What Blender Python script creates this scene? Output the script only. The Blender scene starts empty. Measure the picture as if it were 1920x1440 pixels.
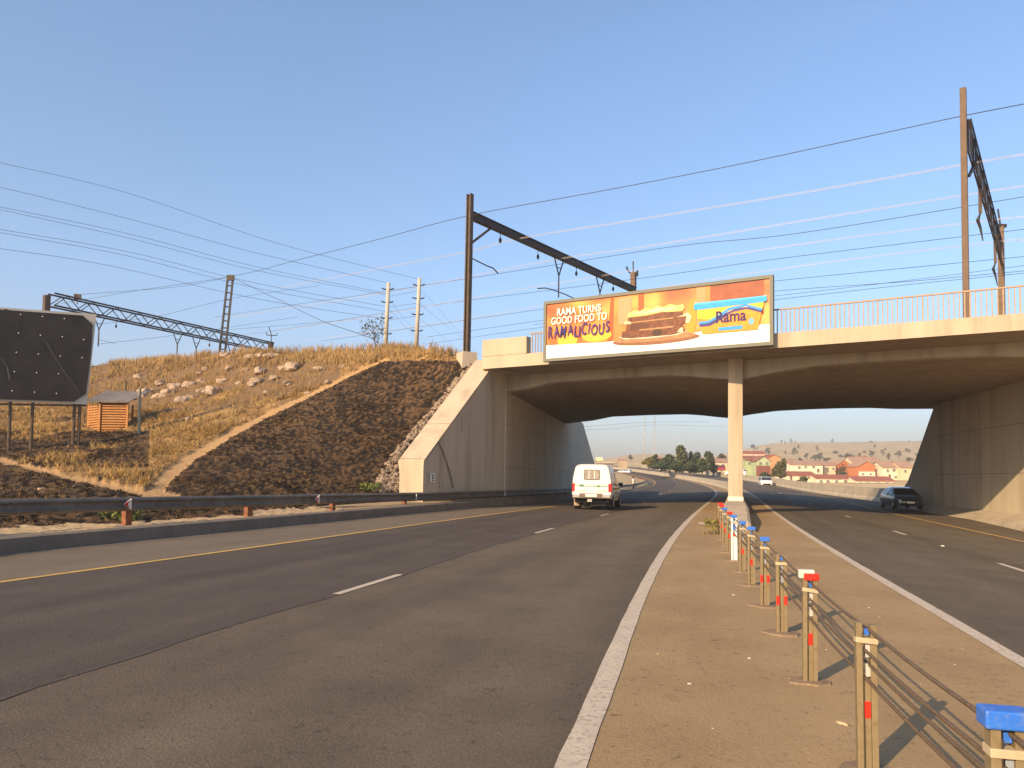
import bpy, math, random
import numpy as np
from mathutils import Vector, Matrix, noise
random.seed(7); rng = np.random.default_rng(7)
SC = bpy.context.scene; COL = SC.collection
# ---------------------------------------------------------------- camera, world, sun, exposure
FPX, CV, PITCH, ROLL, CAMH = 1450.0, 819.0, math.radians(3.0), 0.014, 1.62
_f = Vector((0, math.cos(PITCH), math.sin(PITCH))); _r = Vector((1, 0, 0)); _u = Vector((0, -math.sin(PITCH), math.cos(PITCH)))
XC = _r*math.cos(ROLL) + _u*math.sin(ROLL); YC = -_r*math.sin(ROLL) + _u*math.cos(ROLL)
cam = bpy.data.cameras.new('camera'); camo = bpy.data.objects.new('camera', cam); COL.objects.link(camo)
camo.matrix_world = Matrix(((XC.x, YC.x, -_f.x, 0), (XC.y, YC.y, -_f.y, 0), (XC.z, YC.z, -_f.z, CAMH), (0, 0, 0, 1)))
cam.sensor_width = 36; cam.lens = 36*FPX/1920; cam.shift_y = (CV-720)/1920; cam.clip_end = 6000; cam.clip_start = 0.1
SC.camera = camo
SUN_EL, SUN_AZ = math.radians(24.4), math.radians(180+40.5)      # azimuth clockwise from +Y
w = bpy.data.worlds.new('World'); SC.world = w; w.use_nodes = True
nt = w.node_tree; bg = nt.nodes['Background']
sky = nt.nodes.new('ShaderNodeTexSky'); sky.sky_type = 'NISHITA'; sky.sun_disc = False
sky.sun_elevation = SUN_EL; sky.sun_rotation = SUN_AZ; sky.altitude = 1500; sky.air_density = 1.0; sky.dust_density = 3.0; sky.ozone_density = 2.2
# dusty grey-beige band of air near the horizon, fixed to the sky's own elevation
tcw = nt.nodes.new('ShaderNodeTexCoord'); sx = nt.nodes.new('ShaderNodeSeparateXYZ'); nt.links.new(tcw.outputs['Generated'], sx.inputs[0])
rmp = nt.nodes.new('ShaderNodeValToRGB'); nt.links.new(sx.outputs[2], rmp.inputs[0]); ce = rmp.color_ramp.elements
ce[0].position = 0.0; ce[0].color = (.68, .60, .56, 1); ce[1].position = 1.0; ce[1].color = (1, 1, 1, 1)
for q_, c_ in ((.06, (.70, .63, .60)), (.13, (.76, .74, .73)), (.24, (.91, .93, .92)), (.5, (1.0, 1.07, 1.07))): k_ = ce.new(q_); k_.color = (*c_, 1)
mxw = nt.nodes.new('ShaderNodeMix'); mxw.data_type = 'RGBA'; mxw.blend_type = 'MULTIPLY'; mxw.inputs[0].default_value = 1
nt.links.new(sky.outputs[0], mxw.inputs[6]); nt.links.new(rmp.outputs[0], mxw.inputs[7]); nt.links.new(mxw.outputs[2], bg.inputs[0]); bg.inputs[1].default_value = 0.15
sl = bpy.data.lights.new('sun', 'SUN'); so = bpy.data.objects.new('sun', sl); COL.objects.link(so)
sl.energy = 4.4; sl.angle = math.radians(0.5); sl.color = (1.0, 0.72, 0.41)
sd = Vector((math.sin(SUN_AZ)*math.cos(SUN_EL), math.cos(SUN_AZ)*math.cos(SUN_EL), math.sin(SUN_EL)))
so.rotation_euler = sd.to_track_quat('Z', 'Y').to_euler(); so.location = (-30, -30, 40)
SC.view_settings.view_transform = 'Standard'; SC.view_settings.look = 'None'; SC.view_settings.exposure = 0.78; SC.view_settings.gamma = 1
SC.cycles.max_bounces = 8; SC.cycles.diffuse_bounces = 6; SC.cycles.use_denoising = True
# ---------------------------------------------------------------- measuring helpers: photo pixel -> world
def ray(u, v): return XC*((u-960)/FPX) + YC*(-(v-CV)/FPX) + _f
def atY(u, v, Y):
    d = ray(u, v); t = Y/d.y; return Vector((d.x*t, Y, CAMH+d.z*t))
def atZ(u, v, z):
    d = ray(u, v); t = (z-CAMH)/d.z; return Vector((d.x*t, d.y*t, z))
def onslope(u, v, s=0.009):
    d = ray(u, v); t = CAMH/(s*d.y-d.z); return Vector((d.x*t, d.y*t, CAMH+d.z*t))
def onplane(u, v, p, n):
    d = ray(u, v); o = Vector((0, 0, CAMH)); t = (Vector(p)-o).dot(n)/d.dot(n); return o+d*t
# ---------------------------------------------------------------- materials
def lin(c): return tuple((x/12.92 if x <= .04045 else ((x+.055)/1.055)**2.4) for x in c)
def mat(name, c, c2=None, scale=3.0, rough=.85, metal=0., bump=0., bscale=40., detail=6., fac=(.35, .65), spec=.3, stretch=None, attr=None, c3=None, scale3=60, coat=0):
    m = bpy.data.materials.new(name); m.use_nodes = True; t = m.node_tree; N = t.nodes; L = t.links
    b = N['Principled BSDF']; b.inputs['Roughness'].default_value = rough; b.inputs['Metallic'].default_value = metal
    b.inputs['Specular IOR Level'].default_value = spec; b.inputs['Coat Weight'].default_value = coat
    tc = N.new('ShaderNodeTexCoord'); src = tc.outputs['Object']
    if stretch:
        mp = N.new('ShaderNodeMapping'); mp.inputs['Scale'].default_value = stretch; L.new(src, mp.inputs[0]); src = mp.outputs[0]
    if c2 is not None:
        n = N.new('ShaderNodeTexNoise'); n.inputs['Scale'].default_value = scale; n.inputs['Detail'].default_value = detail; n.inputs['Roughness'].default_value = .6
        L.new(src, n.inputs['Vector']); r = N.new('ShaderNodeMapRange'); r.inputs[1].default_value = fac[0]; r.inputs[2].default_value = fac[1]
        L.new(n.outputs[0], r.inputs[0]); mx = N.new('ShaderNodeMix'); mx.data_type = 'RGBA'
        L.new(r.outputs[0], mx.inputs[0]); mx.inputs[6].default_value = (*c, 1); mx.inputs[7].default_value = (*c2, 1)
        out = mx.outputs[2]
    else:
        rgb = N.new('ShaderNodeRGB'); rgb.outputs[0].default_value = (*c, 1); out = rgb.outputs[0]
    if attr:
        a = N.new('ShaderNodeAttribute'); a.attribute_name = attr
        mm = N.new('ShaderNodeMix'); mm.data_type = 'RGBA'; mm.blend_type = 'MULTIPLY'; mm.inputs[0].default_value = 1
        L.new(out, mm.inputs[6]); L.new(a.outputs[0], mm.inputs[7]); out = mm.outputs[2]
    if c3 is not None:
        n3 = N.new('ShaderNodeTexNoise'); n3.inputs['Scale'].default_value = scale3; n3.inputs['Detail'].default_value = 3; L.new(tc.outputs['Object'], n3.inputs['Vector'])
        r3 = N.new('ShaderNodeMapRange'); r3.inputs[1].default_value = .52; r3.inputs[2].default_value = .7; L.new(n3.outputs[0], r3.inputs[0])
        m3 = N.new('ShaderNodeMix'); m3.data_type = 'RGBA'; L.new(r3.outputs[0], m3.inputs[0]); L.new(out, m3.inputs[6]); m3.inputs[7].default_value = (*c3, 1); out = m3.outputs[2]
    L.new(out, b.inputs['Base Color'])
    if bump:
        nb = N.new('ShaderNodeTexNoise'); nb.inputs['Scale'].default_value = bscale; nb.inputs['Detail'].default_value = 5; L.new(src if not stretch else tc.outputs['Object'], nb.inputs['Vector'])
        bp = N.new('ShaderNodeBump'); bp.inputs['Strength'].default_value = bump; bp.inputs['Distance'].default_value = .02
        L.new(nb.outputs[0], bp.inputs['Height']); L.new(bp.outputs[0], b.inputs['Normal'])
    return m
M = {}
def asphalt(name, c, c2, streak, fine=(.78, 1.18)):
    m = mat(name, c, c2, scale=.8, rough=.88, spec=.25, bump=.4, bscale=55, detail=8); t = m.node_tree; N = t.nodes; L = t.links
    b = N['Principled BSDF']; src = b.inputs['Base Color'].links[0].from_socket
    uv = N.new('ShaderNodeUVMap'); uv.uv_map = 'UVMap'
    tc = N.new('ShaderNodeTexCoord')
    g = N.new('ShaderNodeTexNoise'); g.inputs['Scale'].default_value = 38; g.inputs['Detail'].default_value = 4; g.inputs['Roughness'].default_value = .75; L.new(tc.outputs['Object'], g.inputs['Vector'])
    r = N.new('ShaderNodeMapRange'); r.inputs[1].default_value = .3; r.inputs[2].default_value = .7; r.inputs[3].default_value = fine[0]; r.inputs[4].default_value = fine[1]; L.new(g.outputs[0], r.inputs[0])
    mp = N.new('ShaderNodeMapping'); mp.inputs['Scale'].default_value = (1.1, .05, 1); L.new(uv.outputs[0], mp.inputs[0])
    s = N.new('ShaderNodeTexNoise'); s.inputs['Scale'].default_value = 1.0; s.inputs['Detail'].default_value = 3; L.new(mp.outputs[0], s.inputs['Vector'])
    r2 = N.new('ShaderNodeMapRange'); r2.inputs[1].default_value = .3; r2.inputs[2].default_value = .7; r2.inputs[3].default_value = 1-streak; r2.inputs[4].default_value = 1+streak; L.new(s.outputs[0], r2.inputs[0])
    mu = N.new('ShaderNodeMath'); mu.operation = 'MULTIPLY'; L.new(r.outputs[0], mu.inputs[0]); L.new(r2.outputs[0], mu.inputs[1])
    # scattered dark pits and cracks
    v = N.new('ShaderNodeTexNoise'); v.inputs['Scale'].default_value = 11; v.inputs['Detail'].default_value = 6; v.inputs['Roughness'].default_value = .8; L.new(tc.outputs['Object'], v.inputs['Vector'])
    r4 = N.new('ShaderNodeMapRange'); r4.inputs[1].default_value = .57; r4.inputs[2].default_value = .66; r4.inputs[3].default_value = 1; r4.inputs[4].default_value = .5; L.new(v.outputs[0], r4.inputs[0])
    m4 = N.new('ShaderNodeMath'); m4.operation = 'MULTIPLY'; L.new(mu.outputs[0], m4.inputs[0]); L.new(r4.outputs[0], m4.inputs[1])
    vm = N.new('ShaderNodeVectorMath'); vm.operation = 'SCALE'; L.new(src, vm.inputs[0]); L.new(m4.outputs[0], vm.inputs['Scale']); L.new(vm.outputs[0], b.inputs['Base Color'])
    return m
M['asph_shoulder'] = asphalt('asphalt_shoulder', (.145, .114, .078), (.17, .134, .093), .08)
M['asph_new'] = asphalt('asphalt_resurfaced', (.070, .056, .046), (.088, .070, .056), .22)
M['asph_old'] = asphalt('asphalt_old', (.100, .078, .054), (.132, .102, .069), .18)
M['asph_right'] = asphalt('asphalt_far_side', (.100, .079, .053), (.130, .102, .069), .2)
M['median'] = asphalt('median_paving', (.285, .195, .098), (.35, .242, .124), .09, (.86, 1.12))
def concrete(name, c, c2, c3, streaks=True):
    m = mat(name, c, c2, scale=.9, rough=.9, spec=.2, bump=.35, bscale=25, stretch=(1, 1, .35) if streaks else None, detail=8)
    t = m.node_tree; N = t.nodes; L = t.links; b = N['Principled BSDF']; src = b.inputs['Base Color'].links[0].from_socket
    tc = N.new('ShaderNodeTexCoord'); mp = N.new('ShaderNodeMapping'); mp.inputs['Scale'].default_value = (1.7, 1.7, .10); L.new(tc.outputs['Object'], mp.inputs[0])
    s = N.new('ShaderNodeTexNoise'); s.inputs['Scale'].default_value = 1; s.inputs['Detail'].default_value = 7; s.inputs['Roughness'].default_value = .65; L.new(mp.outputs[0], s.inputs['Vector'])
    r = N.new('ShaderNodeMapRange'); r.inputs[1].default_value = .48; r.inputs[2].default_value = .78; r.inputs[4].default_value = .75; L.new(s.outputs[0], r.inputs[0])
    mx = N.new('ShaderNodeMix'); mx.data_type = 'RGBA'; L.new(r.outputs[0], mx.inputs[0]); L.new(src, mx.inputs[6]); mx.inputs[7].default_value = (*c3, 1); L.new(mx.outputs[2], b.inputs['Base Color'])
    return m
M['conc'] = concrete('weathered_concrete', (.40, .34, .26), (.46, .40, .31), (.22, .18, .135))
M['conc_light'] = concrete('cream_concrete', (.43, .35, .255), (.50, .41, .30), (.27, .21, .15))
M['conc_wall'] = concrete('wall_concrete', (.47, .40, .30), (.54, .47, .355), (.30, .245, .17))
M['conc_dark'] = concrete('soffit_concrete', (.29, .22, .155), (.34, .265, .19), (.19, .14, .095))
M['conc_barrier'] = concrete('barrier_concrete', (.42, .36, .27), (.50, .43, .32), (.30, .25, .18))
M['kerb'] = mat('kerb_concrete', (.14, .115, .09), (.20, .165, .13), 2, bump=.3)
M['white_line'] = mat('worn_white_paint', (.46, .385, .295), (.54, .46, .36), 8, rough=.8, c3=(.30, .25, .19), scale3=30)
M['yellow_line'] = mat('worn_yellow_paint', (.48, .30, .075), (.56, .36, .10), 6, rough=.8, c3=(.28, .19, .08), scale3=30)
M['seam'] = mat('bitumen_seam', (.058, .047, .039), (.085, .068, .053), 5)
M['steel_brown'] = mat('brown_painted_steel', (.055, .04, .03), (.10, .07, .048), 3, rough=.7, c3=(.14, .085, .05), scale3=9)
M['steel_brown2'] = mat('faded_brown_steel', (.125, .082, .052), (.16, .105, .068), 3, rough=.7)
M['steel_dark'] = mat('dark_steel', (.02, .018, .02), (.04, .033, .03), 6, rough=.6)
M['galv'] = mat('galvanised_steel', (.30, .28, .24), (.40, .38, .34), 5, rough=.6, metal=.2)
M['rail'] = mat('guardrail_steel', (.11, .10, .088), (.165, .15, .13), 1.2, rough=.6, metal=.2, spec=.35, c3=(.10, .075, .05), scale3=6)
M['rust'] = mat('rusty_post', (.15, .055, .028), (.24, .10, .05), 8)
M['wire'] = mat('dark_wire', (.045, .04, .045), rough=.5)
M['wire_pale'] = mat('sunlit_cable', (.62, .55, .48), rough=.45, metal=.1)  # light grey cable, its colour paled further for the sun's glimmer
M['post'] = mat('tan_barrier_post', (.205, .155, .085), (.25, .19, .105), 9, rough=.6, metal=.1, c3=(.19, .14, .075), scale3=22)
M['slot'] = mat('dark_slot', (.06, .045, .03))
M['rope'] = mat('wire_rope', (.20, .14, .085), (.13, .09, .06), 60, rough=.6, metal=.2, bump=.6, bscale=120)
M['blue'] = mat('blue_plastic', (.025, .13, .55), (.04, .17, .62), 6, rough=.4, c3=(.12, .2, .45), scale3=40)
M['red'] = mat('red_reflector', (.75, .03, .015), rough=.35)
M['whitep'] = mat('white_plastic', (.70, .66, .58), (.6, .55, .46), 9, rough=.5)
M['rail_paint'] = mat('faded_tan_steel', (.42, .30, .20), (.34, .235, .155), 6, rough=.7)
M['black'] = mat('black_rubber', (.015, .014, .013), rough=.9)
def flat(name, c, rough=.6, **k):
    if name not in M: M[name] = mat(name, c, rough=rough, **k)
    return M[name]
# ---------------------------------------------------------------- mesh builder
class MB:
    def __init__(s): s.v = []; s.f = []; s.m = []; s.uv = None
    def add(s, vs, fs, mi=0):
        k = len(s.v); s.v += [tuple(x) for x in vs]; s.f += [tuple(i+k for i in f) for f in fs]; s.m += [mi]*len(fs); return s
    def box(s, c, size, rz=0., mi=0, taper=1., R=None):
        hx, hy, hz = size[0]/2, size[1]/2, size[2]/2; P = []
        for z, t in ((-hz, 1), (hz, taper)):
            for x, y in ((-hx, -hy), (hx, -hy), (hx, hy), (-hx, hy)):
                p = Vector((x*t, y*t, z))
                if R is not None: p = R @ p
                elif rz: p = Vector((p.x*math.cos(rz)-p.y*math.sin(rz), p.x*math.sin(rz)+p.y*math.cos(rz), p.z))
                P.append(p+Vector(c))
        return s.add(P, [(3, 2, 1, 0), (4, 5, 6, 7), (0, 1, 5, 4), (1, 2, 6, 5), (2, 3, 7, 6), (3, 0, 4, 7)], mi)
    def beam(s, a, b, wd, ht, mi=0, up=(0, 0, 1)):
        a, b = Vector(a), Vector(b); d = (b-a); L = d.length; d.normalize(); up = Vector(up)
        if abs(d.dot(up)) > .98: up = Vector((1, 0, 0))
        x = d.cross(up).normalized(); z = x.cross(d)
        P = [q+x*sx*wd/2+z*sz*ht/2 for q in (a, b) for sx, sz in ((-1, -1), (1, -1), (1, 1), (-1, 1))]
        return s.add(P, [(0, 1, 2, 3), (7, 6, 5, 4), (0, 4, 5, 1), (1, 5, 6, 2), (2, 6, 7, 3), (3, 7, 4, 0)], mi)
    def tube(s, pts, r, n=6, mi=0, cap=True):
        pts = [Vector(p) for p in pts]; R = r if hasattr(r, '__len__') else [r]*len(pts); P = []
        for i, p in enumerate(pts):
            d = (pts[min(i+1, len(pts)-1)]-pts[max(i-1, 0)]).normalized(); up = Vector((0, 0, 1)) if abs(d.z) < .9 else Vector((1, 0, 0))
            x = d.cross(up).normalized(); y = x.cross(d)
            P += [p+(x*math.cos(2*math.pi*k/n)+y*math.sin(2*math.pi*k/n))*R[i] for k in range(n)]
        F = [(i*n+k, i*n+(k+1) % n, (i+1)*n+(k+1) % n, (i+1)*n+k) for i in range(len(pts)-1) for k in range(n)]
        if cap: F += [tuple(range(n))[::-1], tuple((len(pts)-1)*n+k for k in range(n))]
        return s.add(P, F, mi)
    def loft(s, rows, mi=0, close=False, cap=False):
        n = len(rows[0]); P = [p for r in rows for p in r]; F = []
        for i in range(len(rows)-1):
            for k in range(n if close else n-1): F.append((i*n+k, i*n+(k+1) % n, (i+1)*n+(k+1) % n, (i+1)*n+k))
        if cap: F += [tuple(range(n))[::-1], tuple((len(rows)-1)*n+k for k in range(n))]
        return s.add(P, F, mi)
    def prism(s, poly, off, mi=0):
        n = len(poly); a = [Vector(p) for p in poly]; b = [p+Vector(off) for p in a]
        return s.add(a+b, [tuple(range(n))[::-1], tuple(range(n, 2*n))]+[(i, (i+1) % n, n+(i+1) % n, n+i) for i in range(n)], mi)
    def build(s, name, mats, parent=None, smooth=False, bevel=0, fix=True):
        me = bpy.data.meshes.new(name); o = bpy.data.objects.new(name, me); COL.objects.link(o)
        off = Vector(parent_world(parent)) if parent else Vector((0, 0, 0))
        me.from_pydata([tuple(Vector(p)-off) for p in s.v], [], s.f)
        if not isinstance(mats, (list, tuple)): mats = [mats]
        for mm in mats: me.materials.append(M[mm] if isinstance(mm, str) else mm)
        me.polygons.foreach_set('material_index', s.m)
        if s.uv is not None:
            l = me.uv_layers.new(name='UVMap'); idx = np.zeros(len(me.loops), dtype=np.int32); me.loops.foreach_get('vertex_index', idx)
            l.data.foreach_set('uv', np.array(s.uv, dtype=np.float32)[idx].ravel())
        if fix:
            import bmesh
            bm = bmesh.new(); bm.from_mesh(me); bmesh.ops.recalc_face_normals(bm, faces=bm.faces); bm.to_mesh(me); bm.free()
        if smooth: me.polygons.foreach_set('use_smooth', [True]*len(me.polygons))
        me.update()
        if bevel:
            b = o.modifiers.new('bevel', 'BEVEL'); b.width = bevel; b.segments = 2; b.limit_method = 'ANGLE'
        if parent: o.parent = parent
        return o
def parent_world(p):
    v = Vector(p.location)
    if p.parent: v = v+Vector(parent_world(p.parent))
    return v
def tag(o, label=None, cat=None, group=None, kind=None):
    if label: o['label'] = label
    if cat: o['category'] = cat
    if group: o['group'] = group
    if kind: o['kind'] = kind
    return o
def thing(name, loc, label, cat, group=None):
    o = bpy.data.objects.new(name, None); COL.objects.link(o); o.location = loc; o.empty_display_size = .2
    return tag(o, label, cat, group)
def dup(o, parent=None):
    c = o.copy(); COL.objects.link(c)
    if parent is not None: c.parent = parent
    for ch in list(o.children): dup(ch, c)
    return c
def arrmesh(name, V, F, mats, cols=None, mi=None, parent=None):
    me = bpy.data.meshes.new(name); V = np.asarray(V, dtype=np.float32); F = np.asarray(F, dtype=np.int32); k = F.shape[1]
    if parent is not None: V = V-np.array(parent_world(parent), dtype=np.float32)
    me.vertices.add(len(V)); me.vertices.foreach_set('co', V.ravel()); me.loops.add(F.size); me.loops.foreach_set('vertex_index', F.ravel())
    me.polygons.add(len(F)); me.polygons.foreach_set('loop_start', np.arange(0, F.size, k, dtype=np.int32))
    for mm in (mats if isinstance(mats, (list, tuple)) else [mats]): me.materials.append(M[mm] if isinstance(mm, str) else mm)
    if mi is not None: me.polygons.foreach_set('material_index', np.asarray(mi, dtype=np.int32))
    me.update(calc_edges=True)
    if cols is not None:
        a = me.color_attributes.new('tint', 'FLOAT_COLOR', 'POINT'); c4 = np.ones((len(V), 4), dtype=np.float32); c4[:, :3] = cols; a.data.foreach_set('color', c4.ravel())
    o = bpy.data.objects.new(name, me); COL.objects.link(o)
    if parent is not None: o.parent = parent
    return o
# ---------------------------------------------------------------- road lines
class Line:
    def __init__(s, pts, sm=.10, back=None):
        P = np.array([tuple(p) for p in pts]); P = P[np.argsort(P[:, 1])]
        g = np.linspace(math.log(P[0, 1]+6), math.log(P[-1, 1]+6), 500); Y = np.exp(g)-6
        X = np.interp(Y, P[:, 1], P[:, 0]); Z = np.interp(Y, P[:, 1], P[:, 2])
        h = int(sm/(g[1]-g[0]))+1; k = np.exp(-.5*(np.arange(-3*h, 3*h+1)/h)**2); k /= k.sum()
        def smo(a):
            n = 3*h; l = a[0]-(a[1:n+1][::-1]-a[0]); r = a[-1]-(a[-n-1:-1][::-1]-a[-1]); return np.convolve(np.concatenate([l, a, r]), k, 'valid')
        s.Y, s.X, s.Z = Y, smo(X), smo(Z)
        if back: # slope used behind the first point
            s.Y = np.concatenate([[-60], s.Y]); s.X = np.concatenate([[s.X[0]-back*(Y[0]+60)], s.X]); s.Z = np.concatenate([[s.Z[0]], s.Z])
    def at(s, y): return Vector((float(np.interp(y, s.Y, s.X)), float(y), float(np.interp(y, s.Y, s.Z))))
    def sl(s, y): return (s.at(y+1).x-s.at(y-1).x)/2
def fitline(pts, deg):   # remove measuring jitter from near points
    P = np.array([tuple(p) for p in pts]); cx = np.polyfit(P[:, 1], P[:, 0], deg); cz = np.polyfit(P[:, 1], P[:, 2], min(deg, 2))
    return [(np.polyval(cx, y), y, np.polyval(cz, y)) for y in np.linspace(P[:, 1].min(), P[:, 1].max(), 9)]
Z = atZ
WL = Line(fitline([onslope(u, v) for u, v in ((1060,1440),(1106,1335),(1133,1270),(1163,1195),(1197,1120),(1213,1086.7),(1234.6,1045),(1261,1006.8),(1276,986.7),(1301,961.7),(1321,948),(1332,937.5))], 3)
          + [atY(*a) for a in ((1340,930,53),(1343,923.5,65),(1338,918,80),(1324,912,100),(1300,905,130),(1262,897,165),(1215,889.5,210),(1160,881,270))] + [Vector((35, 330, 6.5))], back=.19)
DL = Line([Z(0,1312,.1), Z(340,1199,.12)]+fitline([Z(644,1109,.13), Z(769,1072.5,.13), Z(1005,997.7,.15), Z(1038.6,989.4,.15), Z(1126,966.5,.2), Z(1139.4,963,.2), Z(1192,951,.25)], 3) + [atY(1215,934,60), atY(1262,918,85), atY(1272,908,115), atY(1262,901.5,150), atY(1238,894,190), atY(1190,884,250), Vector((30, 330, 6.2))], back=.24)
YL = Line(fitline([Z(0,1092,.1), Z(240,1058.7,.14), Z(480,1025.5,.2), Z(708,994,.25), Z(812.5,978,.28), Z(896,967,.3), Z(974,958.6,.3), Z(1036,949.7,.3)], 3) + [atY(1100,938,52), atY(1180,921.5,85), atY(1222,912,112), atY(1232,905,140), atY(1215,896,185), atY(1165,884,245), Vector((25, 330, 6.0))], back=.15)
KL = Line(fitline([Z(0,1040,.12), Z(240,1016,.17), Z(480,992,.22), Z(708,970,.28), Z(812,959.5,.31), Z(896,952,.33), atY(1060,937.5,48)], 3) + [atY(1100,931.5,62), atY(1166,925,81.6), atY(1205,919,100), atY(1221,912,118), atY(1226,908,136), atY(1206,900,175), atY(1176,892,215), atY(1152,887.5,250), Vector((21, 330, 5.6))], back=.13)
WR = Line(fitline([onslope(u, v) for u, v in ((1920,1249.6),(1820.4,1186),(1695,1111),(1560,1034),(1539,1020),(1460.6,970),(1429,943))], 2) + [atY(1410.6,928,59), atY(1395,920.6,75.8), atY(1375,911,104), atY(1345,902,140), atY(1300,893,180), atY(1240,886,230), Vector((41, 330, 6.7))], back=.19)
DR = Line(fitline([Z(1925,1072.5,-.1), Z(1867,1056,-.1), Z(1700.6,1003,0), Z(1671.5,997,0), Z(1601.7,973,.1), Z(1588,969.4,.1), Z(1512,944,.3)], 2) + [atY(1455,923,72), atY(1425,913.5,95), atY(1392,905,125), atY(1350,896.5,160), atY(1300,889.5,200), atY(1230,883,260), Vector((44.5, 330, 6.8))], back=.2)
YR = Line(fitline([Z(1920,1015,-.15), Z(1768,985,-.05), Z(1672.5,963,.05)], 1) + [Z(1558,935,.3), Z(1512,924.5,.45), atY(1455,914,100), atY(1410,905,130), atY(1355,896,165), atY(1300,888,205), Vector((48, 330, 6.9))], back=.22)
RE = Line([Z(1920,997,-.05), Z(1790,968,.03), Z(1704,951,.1), atY(1633,938,65), atY(1528,926,80), atY(1445,909,122), atY(1393,900.5,150), atY(1365,896,168), atY(1310,888,205), atY(1249,883.5,240), Vector((50.5, 330, 7.0))], back=.33)
ST = np.concatenate([np.linspace(-30, 60, 181), np.linspace(61, 120, 60), np.linspace(122, 300, 70)])
def perp(line, y, off):     # point of another line abreast of baseline station y (off metres to the right)
    s = WL.sl(y); return line.at(y-off*s/math.sqrt(1+s*s))
def strip(name, lines, mats, dz=0., kind='structure'):
    mb = MB(); uv = []; n = len(lines); rows = []
    for y in ST:
        rows.append([perp(l, y, o)+Vector((0, 0, dz)) for l, o in lines])
    k = 4
    for j in range(n-1):
        R = [[a[j].lerp(a[j+1], t/k) for t in range(k+1)] for a in rows]
        mb.loft(R, mi=j)
        for i, a in enumerate(R): uv += [(lines[j][1]+(lines[j+1][1]-lines[j][1])*t/k, ST[i]) for t in range(k+1)]
    mb.uv = uv; o = mb.build(name, mats, fix=False)
    return tag(o, kind=kind)
def edge(line, d, dz=0):    # line shifted sideways
    class E: pass
    e = E(); 
    def at(y):
        s = line.sl(y); q = math.sqrt(1+s*s); p = line.at(y); return Vector((p.x+d/q, p.y-d*s/q, p.z+dz))
    e.at = at; return e
strip('left_carriageway', [(KL, -11.2), (YL, -8.), (DL, -3.7), (WL, 0)], ['asph_shoulder', 'asph_new', 'asph_old'])
strip('median', [(WL, 0), (WR, 3.2)], ['median'])
strip('right_carriageway', [(WR, 3.2), (DR, 6.8), (YR, 10.5), (RE, 14)], ['asph_right', 'asph_right', 'asph_old'])
mk = MB()
def mark(line, y0, y1, wd, mi, step=.5, jit=0):
    ys = np.arange(y0, y1+1e-6, step) if y1-y0 > step else np.array([y0, y1])
    rows = []
    for y in ys:
        s = line.sl(y); q = math.sqrt(1+s*s); p = line.at(y); z = p.z+.006+max(0, y-40)*.0004; j = random.uniform(-jit, jit)
        rows.append([(p.x-(wd/2+j)/q, p.y+wd/2*s/q, z), (p.x+(wd/2+j)/q, p.y-wd/2*s/q, z)])
    mk.loft(rows, mi=mi)
mark(WL, -30, 290, .17, 0, jit=.006); mark(YL, -30, 290, .13, 1, jit=.006); mark(WR, -30, 290, .15, 0, jit=.006); mark(YR, -30, 290, .12, 1, jit=.006)
for a, b in ((.2, 2.2), (9.76, 11.8), (20.6, 22.8), (29.7, 31.4), (38.2, 39.8), (48, 50), (58, 60), (68, 70), (79, 81), (90, 93), (104, 107), (120, 124), (137, 141)): mark(DL, a, b, .11, 0, .4)
for a, b in ((4.5, 6.5), (14.8, 16.9), (24.3, 25.9), (33.2, 34.6), (45.5, 47), (56, 58), (67, 69), (78, 80), (89, 91), (101, 103)): mark(DR, a, b, .12, 0, .4)
tag(mk.build('road_markings', ['white_line', 'yellow_line'], fix=False), kind='structure')
sm = MB()
rows = []
for y in np.arange(-20, 80, .5):
    s = DL.sl(y); p = DL.at(y); j = random.uniform(-.03, .03)+.03*math.sin(y*.7); rows.append([(p.x-.02+j*.6, p.y, p.z+.004), (p.x+.045+j, p.y, p.z+.004)])
sm.loft(rows)
tag(sm.build('road_seam', ['seam'], fix=False), kind='structure')
# pavement repair patch beside the last posts
pm = MB(); q = [onslope(1311, 979.5), onslope(1344, 981), onslope(1341, 984.5), onslope(1309, 983.5)]
pm.add([p+Vector((0, 0, .008)) for p in q], [(0, 1, 2, 3)]); tag(pm.build('pavement_patch', [M['white_line']], fix=False), kind='structure')
# kerb with channel, left side
kb = MB(); rows = []
for y in np.arange(-30, 290, .75):
    p = [edge(KL, d).at(y) for d in (.28, .02, 0, -.02, -.2, -.26)]
    hs = (.006, .008, .012, .27, .30, .30)
    rows.append([a+Vector((0, 0, h)) for a, h in zip(p, hs)])
kb.loft(rows)
tag(kb.build('kerb', ['kerb'], fix=False), kind='structure')
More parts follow.
